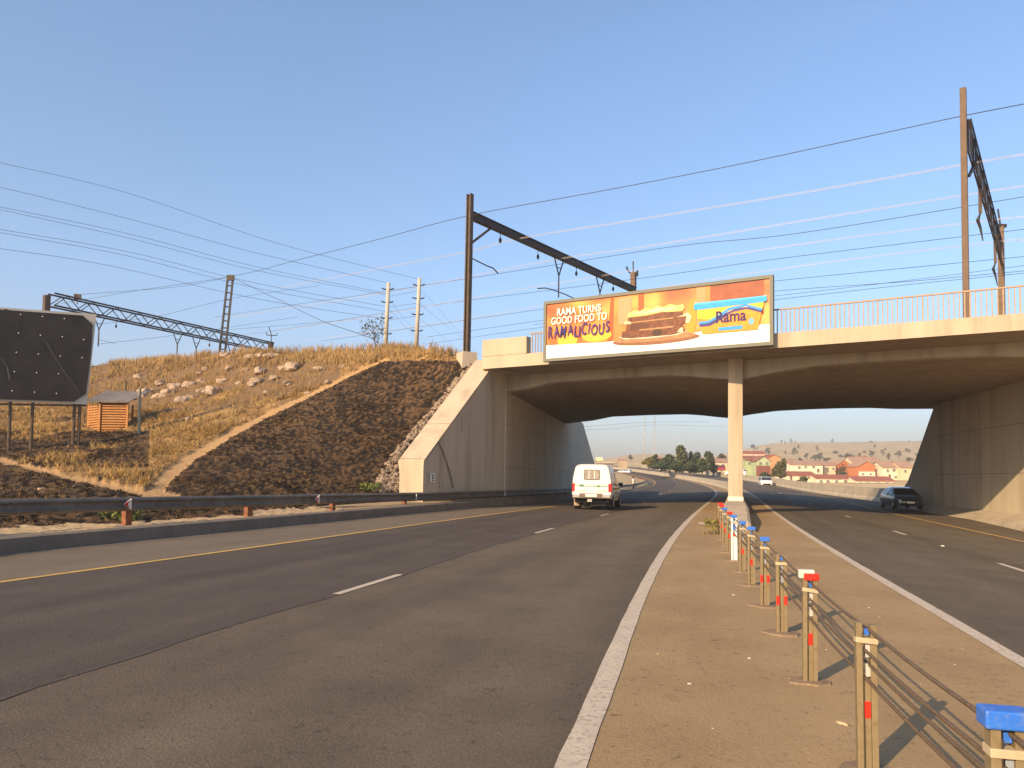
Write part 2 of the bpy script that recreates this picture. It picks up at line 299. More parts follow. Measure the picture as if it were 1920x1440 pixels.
# ---------------------------------------------------------------- terrain
def fbm(x, y, z=0., o=4, s=1.): 
    t = 0; a = 1.
    for i in range(o): t += a*noise.noise((x*s, y*s, z+i*7.3)); s *= 2; a *= .5
    return t
U = [-620, -380, -180, 0, 100, 200, 300, 430, 500, 560, 640, 720, 790, 860, 905]
def rowKerb():
    out = []
    for u in U:   # the point of the kerb back seen at this column
        e = edge(KL, -.24, .285); ys = np.linspace(4, 60, 900); best = min(ys, key=lambda y: abs(proj(e.at(y))[0]-u)); out.append(e.at(best))
    return out
def proj(p):
    q = Vector(p)-Vector((0, 0, CAMH)); d = q.dot(_f); return 960+FPX*q.dot(XC)/d, CV-FPX*q.dot(YC)/d
T = {  # per column: (v, depth) of successive contour rows up to the crest
 -620: [(985,12.2),(925,14.5),(880,20),(830,29),(775,36),(725,44),(690,54)],
 -380: [(978,13.5),(925,16),(878,23),(826,31),(770,38),(722,47),(692,57)],
 -180: [(980,15.4),(925,18.2),(868,27),(818,35),(765,42),(722,51),(698,61)],
 0: [(979,17.3),(925,20),(862,31),(812,40),(760,48),(725,56),(702,64)],
 100: [(977,18.2),(925,21),(860,31),(812,40),(760,48),(724,55.5),(696,63)],
 200: [(974,19.1),(925,22),(858,31),(812,40),(760,47.5),(722,54.5),(686,61)],
 300: [(970,20.2),(923,23),(858,30.5),(806,38.5),(754,46),(714,52.5),(678,58)],
 430: [(963,22.3),(921,25),(860,30),(802,36.5),(750,43),(708,48),(665,52.5)],
 500: [(960,23.9),(922,26),(862,30.2),(804,35.8),(750,41.2),(706,46.2),(665,50.5)],
 560: [(957,25.3),(923,27),(864,30.6),(806,35.2),(750,40.2),(704,44.9),(662,49)],
 640: [(953,27.2),(925,28.5),(868,31.6),(810,35.0),(752,38.8),(702,43),(659,47)],
 720: [(949,29),(925,30),(870,32.3),(812,35.2),(754,38.2),(702,41.6),(657,45.2)],
 790: [(946,31),(927,31.5),(876,33),(818,35.3),(760,37.8),(708,40.4),(658,43.5)],
 860: [(943,32.5),(930,33),(890,34.2),(832,35.8),(774,37.4),(722,38.7),(673,40.2)],
 905: [(941,33.5),(932,34.2),(898,35.3),(842,36.6),(786,37.8),(735,39.0),(685,40.4)]}
rk = rowKerb(); ctrl = []
for j, u in enumerate(U):
    c = [rk[j]]+[atY(u, v, y) for v, y in T[u]]; top = c[-1]
    d = (Vector((top.x, top.y, 0))-Vector((c[-2].x, c[-2].y, 0))).normalized()
    c += [top+d*3+Vector((0, 0, .15)), top+d*12+Vector((0, 0, -.6)), top+d*30+Vector((0, 0, -6))]; ctrl.append(c)
ctrl = np.array([[tuple(p) for p in c] for c in ctrl])         # columns x rows x 3
def cr(P, n):   # resample control rows with Catmull-Rom, n per span
    P = np.concatenate([[2*P[0]-P[1]], P, [2*P[-1]-P[-2]]]); out = []
    for i in range(1, len(P)-2):
        for t in np.linspace(0, 1, n, endpoint=False):
            a, b, c, d = P[i-1], P[i], P[i+1], P[i+2]
            out.append(.5*((2*b)+(-a+c)*t+(2*a-5*b+4*c-d)*t*t+(-a+3*b-3*c+d)*t**3))
    out.append(P[-2]); return np.array(out)
CN, RN = 30, 24
G = cr(ctrl, CN); G = np.transpose(cr(np.transpose(G, (1, 0, 2)), RN), (1, 0, 2))   # (cols, rows, 3)
for i in range(G.shape[0]):      # keep the bank behind the wing and abutment faces
    for j in range(G.shape[1]):
        x, y = G[i, j, 0], G[i, j, 1]
        if y > 29.7: lim = (-3.37+(y-30)*.4324 if y < 37.1 else .2076*(y-38.5))-.55; G[i, j, 0] = min(x, lim)
UU = np.interp(np.arange(G.shape[0])/CN, range(len(U)), U); nc, nr = G.shape[:2]
VV = np.zeros((nc, nr))
for i in range(nc):
    for j in range(nr): VV[i, j] = proj(G[i, j])[1]
def pdist(u, v, pts, ws):
    best = 9.
    for (a, b), (w0, w1) in zip(zip(pts[:-1], pts[1:]), zip(ws[:-1], ws[1:])):
        ax, ay = a; bx, by = b; dx, dy = bx-ax, by-ay; t = max(0, min(1, ((u-ax)*dx+(v-ay)*dy)/(dx*dx+dy*dy)))
        best = min(best, math.hypot(u-ax-t*dx, v-ay-t*dy)/(w0+(w1-w0)*t))
    return best
PATH1 = [(282,930),(312,893),(360,855),(440,806),(520,768),(600,731),(660,700),(715,676),(770,664),(850,664)]; PW1 = [16,12,8.5,6.2,5,3.8,2.8,2.0,1.6,1.5]
PATH2 = [(-300,790),(-60,848),(50,874),(160,900),(270,922),(330,930)]; PW2 = [5,5,5,5.5,6.5,8]
def above1(u, v):  # upslope (left) of the diagonal path
    xs = [p[0] for p in PATH1]; ys = [p[1] for p in PATH1]
    return v < np.interp(u, xs, ys) if u > 282 else True
COLR = dict(path=(.42,.27,.13), sand=(.46,.34,.20), burnt=(.020,.016,.013), burnt2=(.125,.076,.040), dry=(.33,.21,.085), dry2=(.20,.12,.055), rock=(.17,.12,.075))
C = np.zeros((nc, nr, 3)); ZN = np.zeros((nc, nr), dtype=int); H = np.zeros((nc, nr))
for i in range(nc):
    for j in range(nr):
        x, y, z = G[i, j]; u, v = UU[i], VV[i, j]; n1 = fbm(x, y, 3, 4, .35); n2 = fbm(x, y, 9, 3, 1.6); n3 = fbm(x, y*1.0, 21, 3, 5.0)
        r = j/RN
        if r < .75+.2*n2 or (u > 470 and r < 1.15+.25*n2): c = COLR['sand']; zn = 0; h = .03*n2+.02*n3
        elif min(pdist(u, v, PATH1, PW1), 9) < 1+.35*n2 or pdist(u, v, PATH2, PW2) < 1+.35*n2: c = COLR['path']; zn = 1; h = -.06+.01*n2
        else:
            low = u < 282 and v > np.interp(u, [p[0] for p in PATH2], [p[1] for p in PATH2])
            br = not above1(u, v) or low
            if u < 282 and not low: # mottled flat ground, half burnt
                br = (v > 808 and v < 876 and n1+.35*n2 > -.38) or n1+.4*n2 > .5
            if v < 668+ (8 if u > 640 else -20): br = False
            if br:
                k = min(1, max(0, .30+1.0*n2+2.1*n3+.8*n1)); c = [a+(b-a)*k for a, b in zip(COLR['burnt'], COLR['burnt2'])]; zn = 2; h = .05*n2+.05*n3
            else:
                rocky = 150 < u < 640 and 672 < v < 795-(u-150)*.10 and n1 > -.35
                k = min(1, max(0, .5+1.1*n2)); b0, b1 = (COLR['rock'], COLR['dry2']) if rocky else (COLR['dry2'], COLR['dry'])
                c = [a+(b-a)*k for a, b in zip(b0, b1)]; zn = 4 if rocky else 3; h = .12*n1+.10*n2+.06*n3
        C[i, j] = c; ZN[i, j] = zn; H[i, j] = h if 2 < j < nr-2*RN else h*.3
idx = lambda i, j: i*nr+j
V = G.reshape(-1, 3).copy(); V[:, 2] += H.reshape(-1)
ii, jj = np.meshgrid(np.arange(nc-1), np.arange(nr-1), indexing='ij'); a = (ii*nr+jj).ravel(); F = np.stack([a, a+nr, a+nr+1, a+1], 1)
M['soil'] = mat('embankment_soil', (.72, .70, .68), (1.25, 1.22, 1.18), 9, attr='tint', bump=1.0, bscale=14, rough=.95, spec=.1, fac=(.3, .7))
tag(arrmesh('embankment', V, F, 'soil', C.reshape(-1, 3)), kind='structure')
GV = V.reshape(nc, nr, 3)
# --- blades of grass as one mass per kind
def tufts(name, label, pick, n, hgt, wid, per, tint0, tint1, lean=.25, seedk=1):
    R = np.random.default_rng(seedk); cand = np.argwhere(pick)
    area = []
    for i, j in cand: area.append(np.linalg.norm(np.cross(GV[min(i+1, nc-1), j]-GV[i, j], GV[i, min(j+1, nr-1)]-GV[i, j])) if i < nc-1 and j < nr-1 else 0)
    area = np.array(area); q_ = GV[cand[:, 0], cand[:, 1]]; area = area*np.clip(.45+.9*np.sin(q_[:, 0]*.9+1.7*np.sin(q_[:, 1]*.5+seedk))*np.sin(q_[:, 1]*1.1+1.3*np.sin(q_[:, 0]*.7)), .12, 1.3); pr = area/area.sum(); s = R.choice(len(cand), n, p=pr)
    ij = cand[s]; i0 = np.minimum(ij[:, 0], nc-2); j0 = np.minimum(ij[:, 1], nr-2); a = R.random(n)[:, None]; b = R.random(n)[:, None]
    P = GV[i0, j0]*(1-a)*(1-b)+GV[i0+1, j0]*a*(1-b)+GV[i0, j0+1]*(1-a)*b+GV[i0+1, j0+1]*a*b
    P = np.repeat(P, per, 0); m = len(P); sc = np.repeat(R.uniform(.5, 1.15, n)*(1), per)
    ang = R.random(m)*6.283; rad = R.random(m)*wid*3; P = P+np.stack([np.cos(ang)*rad, np.sin(ang)*rad, np.full(m, -.03)], 1)
    h = hgt*sc*R.uniform(.6, 1.2, m); ba = R.random(m)*6.283; w2 = wid*.5*R.uniform(.6, 1.4, m); L = h*lean*R.uniform(-1, 1, m)*1.3
    dx, dy = np.cos(ba)*w2, np.sin(ba)*w2; la = R.random(m)*6.283
    z0 = np.zeros(m); tip = P+np.stack([np.cos(la)*L, np.sin(la)*L, h], 1); mid = P+np.stack([np.cos(la)*L*.35, np.sin(la)*L*.35, h*.55], 1)
    V = np.stack([P-np.stack([dx, dy, z0], 1), P+np.stack([dx, dy, z0], 1), mid+np.stack([dx*.8, dy*.8, z0], 1), tip, mid-np.stack([dx*.8, dy*.8, z0], 1)], 1).reshape(-1, 3)
    F = np.arange(m*5).reshape(m, 5); b_ = np.clip(.5+.5*np.sin(P[:, 0]*.6+1.9*np.sin(P[:, 1]*.37+seedk)), 0, 1); k = b_*.45+np.repeat(R.random(n)*.35, per)+R.random(m)*.2
    Cc = np.repeat(np.array(tint0)[None]*(1-k[:, None])+np.array(tint1)[None]*k[:, None], 5, 0)
    return tag(arrmesh(name, V, F, 'blade', Cc), label, name.replace('_', ' '), kind='stuff')
M['blade'] = mat('grass_blades', (.9, .9, .9), (1.1, 1.08, 1.05), 2, attr='tint', rough=.9, spec=.1)
J = np.arange(nr)[None, :].repeat(nc, 0); vis = (J < nr-RN*1.2)
crest = (J > RN*6.3) & (J < RN*8.4) & (UU[:, None] > 200)
tufts('dry_grass', 'knee high golden dry grass over the upper embankment left of the diagonal path', ((ZN == 3)) & vis & (J < RN*6.9), 15000, .30, .018, 8, (.22, .13, .045), (.48, .33, .14), .75, seedk=2)
tufts('crest_grass', 'tall feathery dry grass standing along the crest of the embankment', (ZN >= 3) & crest, 3400, .55, .014, 9, (.28, .17, .07), (.52, .36, .17), .45, seedk=3)
tufts('burnt_grass', 'charred black and brown grass stubble covering the slope beside the wing wall', (ZN == 2) & vis, 12000, .09, .028, 7, (.010, .009, .008), (.085, .05, .026), 1.5, seedk=4)
tufts('stubble_straw', 'scattered unburnt straw strands over the charred slope', (ZN == 2) & vis, 6500, .10, .014, 5, (.17, .10, .045), (.40, .27, .12), 2.4, seedk=6)
tufts('sparse_grass', 'thin dry stalks among the boulders on the upper slope', (ZN == 4) & vis, 2200, .38, .018, 6, (.26, .16, .06), (.42, .28, .12), seedk=5)
def surf(u, v):   # world point of the embankment seen at a photo position
    i = int(np.argmin(abs(UU-u))); j = int(np.argmin(abs(VV[i, :nr-RN*3]-v))); return Vector(GV[i, j])
# --- boulders
M['boulder'] = mat('pale_boulder', (.30, .22, .16), (.46, .35, .26), 2.5, rough=.9, bump=.6, bscale=6, c3=(.32, .22, .15), scale3=4)
def boulder(p, sx, sy, sz, seed, name='boulder', m='boulder', sub=3):
    import bmesh
    bm = bmesh.new(); bmesh.ops.create_icosphere(bm, subdivisions=sub, radius=1)
    for vv in bm.verts:
        q = vv.co; n = 1+.45*noise.noise((q.x*1.3+seed*5, q.y*1.3, q.z*1.3))+.10*noise.noise((q.x*3+seed, q.y*3, q.z*3)); q = q*n
        q.z = max(q.z, -.5); q.z = min(q.z, .72+.1*q.x); vv.co = Vector((q.x*sx, q.y*sy, q.z*sz))
    me = bpy.data.meshes.new(name); bm.to_mesh(me); bm.free(); me.materials.append(M[m]); me.polygons.foreach_set('use_smooth', [False]*len(me.polygons))
    o = bpy.data.objects.new(name, me); COL.objects.link(o); o.location = p+Vector((0, 0, sz*.12)); o.rotation_euler = (0, 0, seed*1.7); return o
BL = [(551,691,13,'large rounded pinkish boulder right of the other stones near the crest'),(510,671,8,'flat pale boulder just under the crest'),(485,672,8,None),(415,715,7,'white oval boulder in the middle of the stony slope'),(395,738,12,None),(388,741,9,None),(345,752,13,'long pale slanting boulder lowest of the stones'),(362,746,8,None),(300,745,9,'pale boulder at the left end of the stony band'),(306,722,8,None),(260,708,6,None),(330,727,11,None),(355,722,8,None),(485,700,9,None),(478,717,9,None),(468,722,7,None),(515,710,7,None),(443,718,5,None),(374,700,5,None),(372,716,5,None),(386,694,6,None),(465,675,9,None),(540,722,7,None),(600,694,6,None),(615,718,5,None),(535,694,8,None),(430,692,6,None),(455,696,5,None),(275,742,12,None),(290,733,7,None),(318,741,10,None),(420,667,9,'flat tan rock lying at the foot of the tall lattice mast'),(225,775,6,None),(212,765,5,None),(640,690,5,None),(247,750,6,None),(500,735,4,None),(350,790,4,None),(578,735,4,None),(1,905,5,None),(78,920,4,None)]
ORD = ['first', 'second', 'third', 'fourth', 'fifth', 'sixth', 'seventh', 'eighth', 'ninth', 'tenth', 'eleventh', 'twelfth', 'thirteenth', 'fourteenth', 'fifteenth', 'sixteenth']
def band(v): return 'topmost' if v < 686 else 'upper' if v < 706 else 'middle' if v < 726 else 'lower' if v < 748 else 'lowest'
def blab(u, v):
    if v > 880: return 'small pale stone on the burnt ground above the guardrail, ' + ('at the very left edge' if u < 20 else 'left of the foot path')
    row = sorted(b[0] for b in BL if band(b[1]) == band(v)); return 'pale boulder in the %s row of the stony slope, %s from the left' % (band(v), ORD[row.index(u)])
for k, (u, v, r, lb) in enumerate(BL):
    r *= 1.3; p = surf(u, v); s = r*p.y/FPX; o = boulder(p, s*random.uniform(1.0, 1.5), s*.9, s*random.uniform(.7, .95), k+1)
    tag(o, lb or blab(u, v), 'boulder', 'boulders on the embankment')
# --- stone pitching along the wing wall
def rough_stones(name, pts, label, seedk):
    R = random.Random(seedk); mb = MB()
    import bmesh
    for p, r in pts:
        bm = bmesh.new(); bmesh.ops.create_icosphere(bm, subdivisions=1, radius=1); s = R.random()*9
        vs = [tuple(Vector((q.co.x*r*R.uniform(.8, 1.3), q.co.y*r, q.co.z*r*.8))*(1+.3*noise.noise(q.co*1.5+Vector((s, s, s))))+p) for q in bm.verts]
        mb.add(vs, [tuple(x.index for x in f.verts) for f in bm.faces]); bm.free()
    return tag(mb.build(name, ['pitching']), label, 'stones', kind='stuff')
M['pitching'] = mat('pitching_stone', (.20, .145, .10), (.35, .265, .185), 3.5, bump=.5, bscale=10, c3=(.13, .09, .065), scale3=6)
pts = []
for k in range(330):
    t = random.random(); u0 = np.interp(t, [0, .2, .35, 1], [752, 744, 756, 890]); v0 = np.interp(t, [0, .2, .35, 1], [918, 862, 846, 680]); wd = np.interp(t, [0, .12, .22, 1], [55, 30, 7, 4])
    u = u0-random.random()*wd-1; v = v0+random.uniform(-6, 6); q = surf(min(u, 890), v); pts.append((q+Vector((0, 0, .05)), random.uniform(.06, .14)))
for k in range(190):
    u = random.uniform(700, 800); v = random.uniform(886+abs(u-760)*.35, 924); q = surf(u, v); pts.append((q+Vector((0, 0, .05)), random.uniform(.08, .19)))
rough_stones('stone_pitching', pts, 'strip of loose pale stones packed against the sloping wing wall', 3)
# ---------------------------------------------------------------- ground beyond
M['veld'] = mat('dry_veld', (.50, .365, .18), (.60, .455, .25), .02, rough=.95, spec=.1, c3=(.26, .17, .08), scale3=.09)
M['dirt'] = mat('dusty_ground', (.30, .215, .13), (.38, .28, .17), .3, rough=.95, spec=.1, bump=.3, bscale=8)
g = MB(); rows = []
for y in (-300, -60, 0, 60, 120, 300, 700, 1500, 2400): rows.append([(x, y, -1.2 if y < 400 else -1.2-(y-400)*.002) for x in (-2000, -600, -200, -60, 0, 60, 200, 600, 2000)])
g.loft(rows); tag(g.build('ground', ['dirt'], fix=False), kind='structure')
def patch(name, cols, mt, sub=8, amp=0., ns=.05, extra=None):
    P = np.array([[tuple(p) for p in c] for c in cols]); P = cr(P, sub); P = np.transpose(cr(np.transpose(P, (1, 0, 2)), sub), (1, 0, 2)); a, b = P.shape[:2]
    if amp:
        for i in range(a):
            for j in range(b): P[i, j, 2] += amp*fbm(P[i, j, 0], P[i, j, 1], 5, 4, ns)
    ii, jj = np.meshgrid(np.arange(a-1), np.arange(b-1), indexing='ij'); k = (ii*b+jj).ravel()
    o = arrmesh(name, P.reshape(-1, 3), np.stack([k, k+b, k+b+1, k+1], 1), mt); return tag(o, kind='structure')
cols = []
for u, vt in ((1080, 868), (1150, 858), (1180, 853), (1240, 852), (1300, 856), (1350, 854), (1400, 842), (1440, 834), (1500, 831), (1560, 831), (1640, 830), (1750, 828), (1900, 826), (2150, 826)):
    n0 = RE.at(float(np.interp(u, [1080, 1249, 1365, 1445, 1528, 1633, 1750, 2150], [300, 245, 170, 124, 88, 68, 56, 40])))
    f = 1.0 if u > 1380 else .62
    cols.append([n0+Vector((.6, 0, .1)), n0+Vector((5, 2, -.4)), atY(u, 908, 170*f if u > 1300 else 260), atY(u, 890, 250 if u > 1380 else 330), atY(u, 872, 340 if u > 1380 else 420), atY(u, (872+vt)/2, 560), atY(u, vt+3, 820), atY(u, vt, 900), atY(u, vt+8, 1100), atY(u, 900, 1500)])
patch('hills', cols, 'veld', 8, .15, .02)
# left side behind the abutment, inside the bend
cols = []
for y in (62, 75, 90, 105, 120, 140, 160, 185, 215, 250, 300):
    p = edge(KL, -.35, .28).at(y); cols.append([p, p+Vector((-1.2, .4, .25)), p+Vector((-4, 1, .9)), p+Vector((-9, 2, 1.4)), p+Vector((-20, 3, 1.2)), p+Vector((-60, 6, .5))])
patch('verge', cols, 'veld', 6, .12, .4)
cols = []
for y in (-30, -10, 8, 20, 28):      # apron at the right of the far road
    p = RE.at(y); cols.append([p+Vector((0, 0, .01)), p+Vector((.25, 0, .12)), p+Vector((1.5, 0, .25)), p+Vector((9, 0, .5)), p+Vector((30, 0, 1))])
patch('right_verge', cols, 'dirt', 4, .03, 2.)
# ---------------------------------------------------------------- railway bridge
BA = Vector((.55, 34.0, 0)); BD = Vector((.8564, -.5166, 0)); BN = Vector((.5166, .8564, 0)); UPV = Vector((0, 0, 1))
def bp(s, q, z): return BA+BD*s+BN*q+UPV*z
def bq(s, q, z): return bp(s-.29*(q-2.4), q, z)     # the spans are skewed
bridge = thing('railway_bridge', (8.4, 29.2, .2), 'wide concrete railway bridge crossing both carriageways on one slim central row of columns', 'bridge')
HS = .2076  # heading of the left abutment wall
def lw(y): return Vector((HS*(y-38.5), y, 0))
def rw(y): return Vector((14.9+.2*y, y, 0))
deck = MB(); rows = []
for s in np.linspace(-3, 33, 66): rows.append([bq(s, 0, 6.55), bq(s, 0, 7.10), bq(s, .45, 7.10), bq(s, .45, 6.95), bq(s, 24.05, 6.95), bq(s, 24.05, 7.1), bq(s, 24.5, 7.1), bq(s, 24.5, 6.55)])
deck.loft(rows, close=True, cap=True); deck.build('deck', 'conc_light', bridge)
# haunched box girder: lower edge measured on its near side
G0 = bp(0, 2.4, 0)
zbp = sorted((((q-G0).dot(BD)), q.z) for q in (onplane(u, v, G0, BN) for u, v in ((985,729),(1040,716),(1150,708.5),(1250,703.5),(1300,705.5),(1340,709),(1379,711.5),(1410,707),(1440,700),(1525,686),(1640,677),(1740,671),(1840,667),(1920,668))))
zs_, zz_ = [a for a, b in zbp], [b for a, b in zbp]
def zb(s): return float(np.interp(s, [-8, zs_[0]]+zs_[1:]+[22, 27, 34], [5.35, zz_[0]]+zz_[1:]+[zz_[-1]-.1, 5.5, 5.3]))
gd = MB(); rows = []; rows2 = []
for s in np.linspace(-5, 34, 120):
    rows.append([bp(s, 2.4, 6.55), bp(s, 2.4, zb(s)), bp(s, 2.75, zb(s)-.02)]); rows2.append([bq(s, 22.1, 6.55), bq(s, 22.1, zb(s)), bq(s, 21.8, zb(s)-.02)])
gd.loft(rows); gd.loft(rows2); gd.build('girder_side', 'conc', bridge)
sf = MB(); rows = []
for s in np.linspace(-5, 34, 120): rows.append([bq(s, q, zb(s)-.02) for q in np.linspace(2.75, 21.8, 12)])
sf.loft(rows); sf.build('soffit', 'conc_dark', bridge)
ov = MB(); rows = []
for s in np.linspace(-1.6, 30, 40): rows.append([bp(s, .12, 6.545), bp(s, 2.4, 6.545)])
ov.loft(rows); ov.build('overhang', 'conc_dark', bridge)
dr = MB()
for s in (24.2,): dr.box(bp(s-4.5, 9, zb(20)-.12), (.9, .5, .2), math.atan2(BD.y, BD.x))
# columns: slender blades standing one behind the other
C0 = atY(1379, 800, 31.1); hd = Vector((C0.x, C0.y, 0)).normalized(); cs = hd.cross(UPV)
PED = []
for k, t in enumerate((0, 7.4, 14.8, 21)):
    p = Vector((C0.x, C0.y, 0))+hd*(t*1.0); zt = 6.56 if k == 0 else 5.9; hw = .285
    m = MB(); m.prism([p-cs*hw+UPV*.80, p+cs*hw+UPV*.80, p+cs*hw+hd*1.6+UPV*.80, p-cs*hw+hd*1.6+UPV*.80], UPV*(zt-.80), 0); o = m.build('column', 'conc_light', bridge, bevel=.025)
    if k == 0:
        m = MB(); m.prism([p-cs*(hw+.012)-hd*.012+UPV*.8, p+cs*(hw+.012)-hd*.012+UPV*.8, p+cs*(hw+.012)+hd*.4+UPV*.8, p-cs*(hw+.012)+hd*.4+UPV*.8], UPV*.17, 0); m.build('collar', flat('collar_paint', (.78, .68, .5)), o)
# long crash plinth under the columns, its nose ramping down to the road
pl = MB(); rows = []
for t, h, wd in ((-10.2, .10, .42), (-9.9, .30, .41), (-6, .55, .41), (-2.2, .78, .40), (-.6, .80, .40), (24, .80, .42)):
    p = Vector((C0.x, C0.y, 0))+hd*t; z0 = WL.at(p.y).z-.2
    rows.append([p-cs*(wd+.08)+UPV*z0, p-cs*wd+UPV*(z0+.2+h-.06), p-cs*(wd-.08)+UPV*(z0+.2+h), p+cs*(wd-.08)+UPV*(z0+.2+h), p+cs*wd+UPV*(z0+.2+h-.06), p+cs*(wd+.08)+UPV*z0])
for r in rows:   # keep the top level where the columns stand
    for k in (1, 2, 3, 4): pass
for i in (3, 4, 5):
    for k in (2, 3): rows[i][k].z = .80
    for k in (1, 4): rows[i][k].z = .74
pl.loft(rows, cap=True); pl.build('plinth', 'conc_light', bridge)
# abutments and wing walls
ab = MB(); a, b = lw(37.1), lw(69)
ab.prism([a+UPV*-.6, b+UPV*-.6, b+Vector((-1.0, .2, -.6)), a+Vector((-1.0, .2, -.6))], UPV*7.14)
ab.prism([Vector((-.75, 36.9, 5.6)), Vector((-.28, 37.25, 5.6)), Vector((.0, 38.6, 5.6)), Vector((-.8, 38.6, 5.6))], UPV*.97)
ab.build('abutment', 'conc_wall', bridge)
fw = MB(); p0, p1, p2 = lw(69.01), lw(79.5), lw(86); fw.prism([p0+UPV*-.6, p0+UPV*6.54, p1+UPV*3.2, p2+UPV*.9, p2+UPV*-.6], Vector((-.8, .17, 0))); fw.build('wing_wall', 'conc_wall', bridge)
W0, W1 = Vector((-.3, 37.1, 0)), Vector((-3.37, 30.0, 0)); wd_ = (W1-W0).normalized(); wn = Vector((-wd_.y, wd_.x, 0)); wn = wn if wn.x < 0 else -wn; TH = 1.12
def wy(y): return W0+(W1-W0)*((37.1-y)/7.1)
prof = [(37.09, 6.84), (36.55, 7.12), (36.1, 7.16), (30.0, 2.28)]
wg = MB(); base = [wy(37.09)+UPV*-.6]+[wy(y)+UPV*(z-.14) for y, z in prof]+[wy(30.0)+UPV*-.6]
base = [p+wn*.05 for p in base]; wg.prism(base, wn*(TH-.05)); wg.build('wing_wall', 'conc_wall', bridge)
cp = MB(); rows = []
for y, z in prof+[(29.93, 2.2)]: q = wy(y)+UPV*z; rows.append([q+UPV*-.15, q, q+wn*(TH+.03), q+wn*(TH+.03)+UPV*-.15])
cp.loft(rows, close=True, cap=True); cp.build('coping', 'conc_light', bridge)
ef = MB(); q = wy(29.93); o_ = wd_*.02
ef.prism([q+UPV*-.3+o_, q+UPV*2.05+o_, q+wn*1.12+UPV*2.05+o_, q+wn*1.0+UPV*1.35+o_, q+wn*.45+UPV*.5+o_, q+wn*.2+UPV*-.3+o_], -wd_*.08); ef.build('end_face', 'conc_light', bridge)
for (y_, z_) in ((31.9, 3.80), (30.0, 2.285)):
    jn = MB(); q = wy(y_)+UPV*(z_+.004); jn.beam(q-wn*.005, q+wn*(TH+.035), .035, .012); jn.build('joint', flat('joint_dark', (.16, .12, .085)), bridge)
for z_ in (2.1, 4.2):
    jn = MB(); a_, b_ = lw(37.2), lw(68.5); jn.beam(a_+UPV*z_+Vector((.004, 0, 0)), b_+UPV*z_+Vector((.004, 0, 0)), .012, .02); jn.build('joint', flat('joint_dark', (.16, .12, .085)), bridge)
    jn = MB(); a_, b_ = rw(20), rw(43); jn.beam(a_+UPV*z_-Vector((.004, 0, 0)), b_+UPV*z_-Vector((.004, 0, 0)), .012, .02); jn.build('joint', flat('joint_dark', (.16, .12, .085)), bridge)
ck = MB()      # wandering cracks on the wing and damp stains
def wallpt(u, v): return onplane(u, v, W0, wn)-wn*.004
for line, r in (([(822,828),(830,845),(838,868),(845,892),(850,915)], .035), ([(822,828),(812,842),(802,857)], .02), ([(827,850),(825,880),(824,915)], .01), ([(921,700),(922,735)], .015), ([(866,780),(866,812)], .016)):
    P = [wallpt(*a) for a in line]; ck = MB(); ck.loft([[p-UPV.cross(wn)*r, p+UPV.cross(wn)*r] for p in P]); ck.build('crack', flat('crack_dark', (.035, .028, .022)), bridge)
bd = MB(); P = [wallpt(806, 888), wallpt(814.5, 888), wallpt(814.5, 904), wallpt(806, 904)]; off = -wn*.03
bd.prism([p+off*0 for p in P], off); pb = bd.build('number_plate', flat('plate_white', (.75, .72, .68)), bridge)
bd = MB()
for (x0, x1, y0, y1) in ((808, 812.5, 890.5, 892.3), (809.3, 811, 893.5, 899), (808, 810, 895.2, 896.6), (811.2, 812.8, 894.4, 896), (808.2, 812.2, 900, 901.6)):
    P = [wallpt(x0, y0)+off*1.2, wallpt(x1, y0)+off*1.2, wallpt(x1, y1)+off*1.2, wallpt(x0, y1)+off*1.2]; bd.add(P, [(0, 1, 2, 3)])
bd.build('plate_marks', 'steel_dark', pb, fix=False)
ra = MB(); a, b = rw(14), rw(43.1); ra.prism([a+UPV*-1, b+UPV*-1, b+Vector((2, -.4, -1)), a+Vector((2, -.4, -1))], UPV*7.54); ra.build('abutment', 'conc_wall', bridge)
fr = MB(); p0, p1 = rw(43.11), rw(48.4); fr.prism([p0+UPV*-1, p0+UPV*5.7, rw(47.8)+UPV*1.7, p1+UPV*1.45, p1+UPV*-1], Vector((.7, -.14, 0))); fr.build('wing_wall', 'conc_wall', bridge)
ft = MB(); rows = []
for y in np.linspace(14, 47.5, 30): p = rw(y); k = (.55 if y < 40 else .55-.04*(y-40)); rows.append([p+Vector((-k*2.2, 0, -.3)), p+Vector((-k*2.0, 0, .05)), p+Vector((-k, 0, .22)), p+Vector((.05, 0, .42))])
ft.loft(rows); ft.build('footing', 'conc', bridge)
# parapet end block and railings
eb = MB(); eb.prism([bp(-2.3, -.02, 7.1), bp(.05, -.02, 7.1), bp(.05, .38, 7.1), bp(-2.3, .38, 7.1)], UPV*.78); eb.build('end_block', 'conc_light', bridge, bevel=.03)
for s0, s1, q, nm in ((.1, 30, .2, 'railing'), (-2.3, 30, 24.3, 'railing')):
    rl = MB(); rl.beam(bp(s0, q, 8.02), bp(s1, q, 8.02), .07, .05); s = s0+.1; k = 0
    while s < s1:
        bend = random.uniform(-.03, .03) if s < 1.2 else 0
        if not (q < 1 and random.random() < .03): rl.beam(bp(s, q, 7.08), bp(s+bend, q, 8.0), .035 if k % 9 else .05, .035, up=BN)
        s += .155; k += 1
    rl.build(nm, 'rail_paint', bridge)
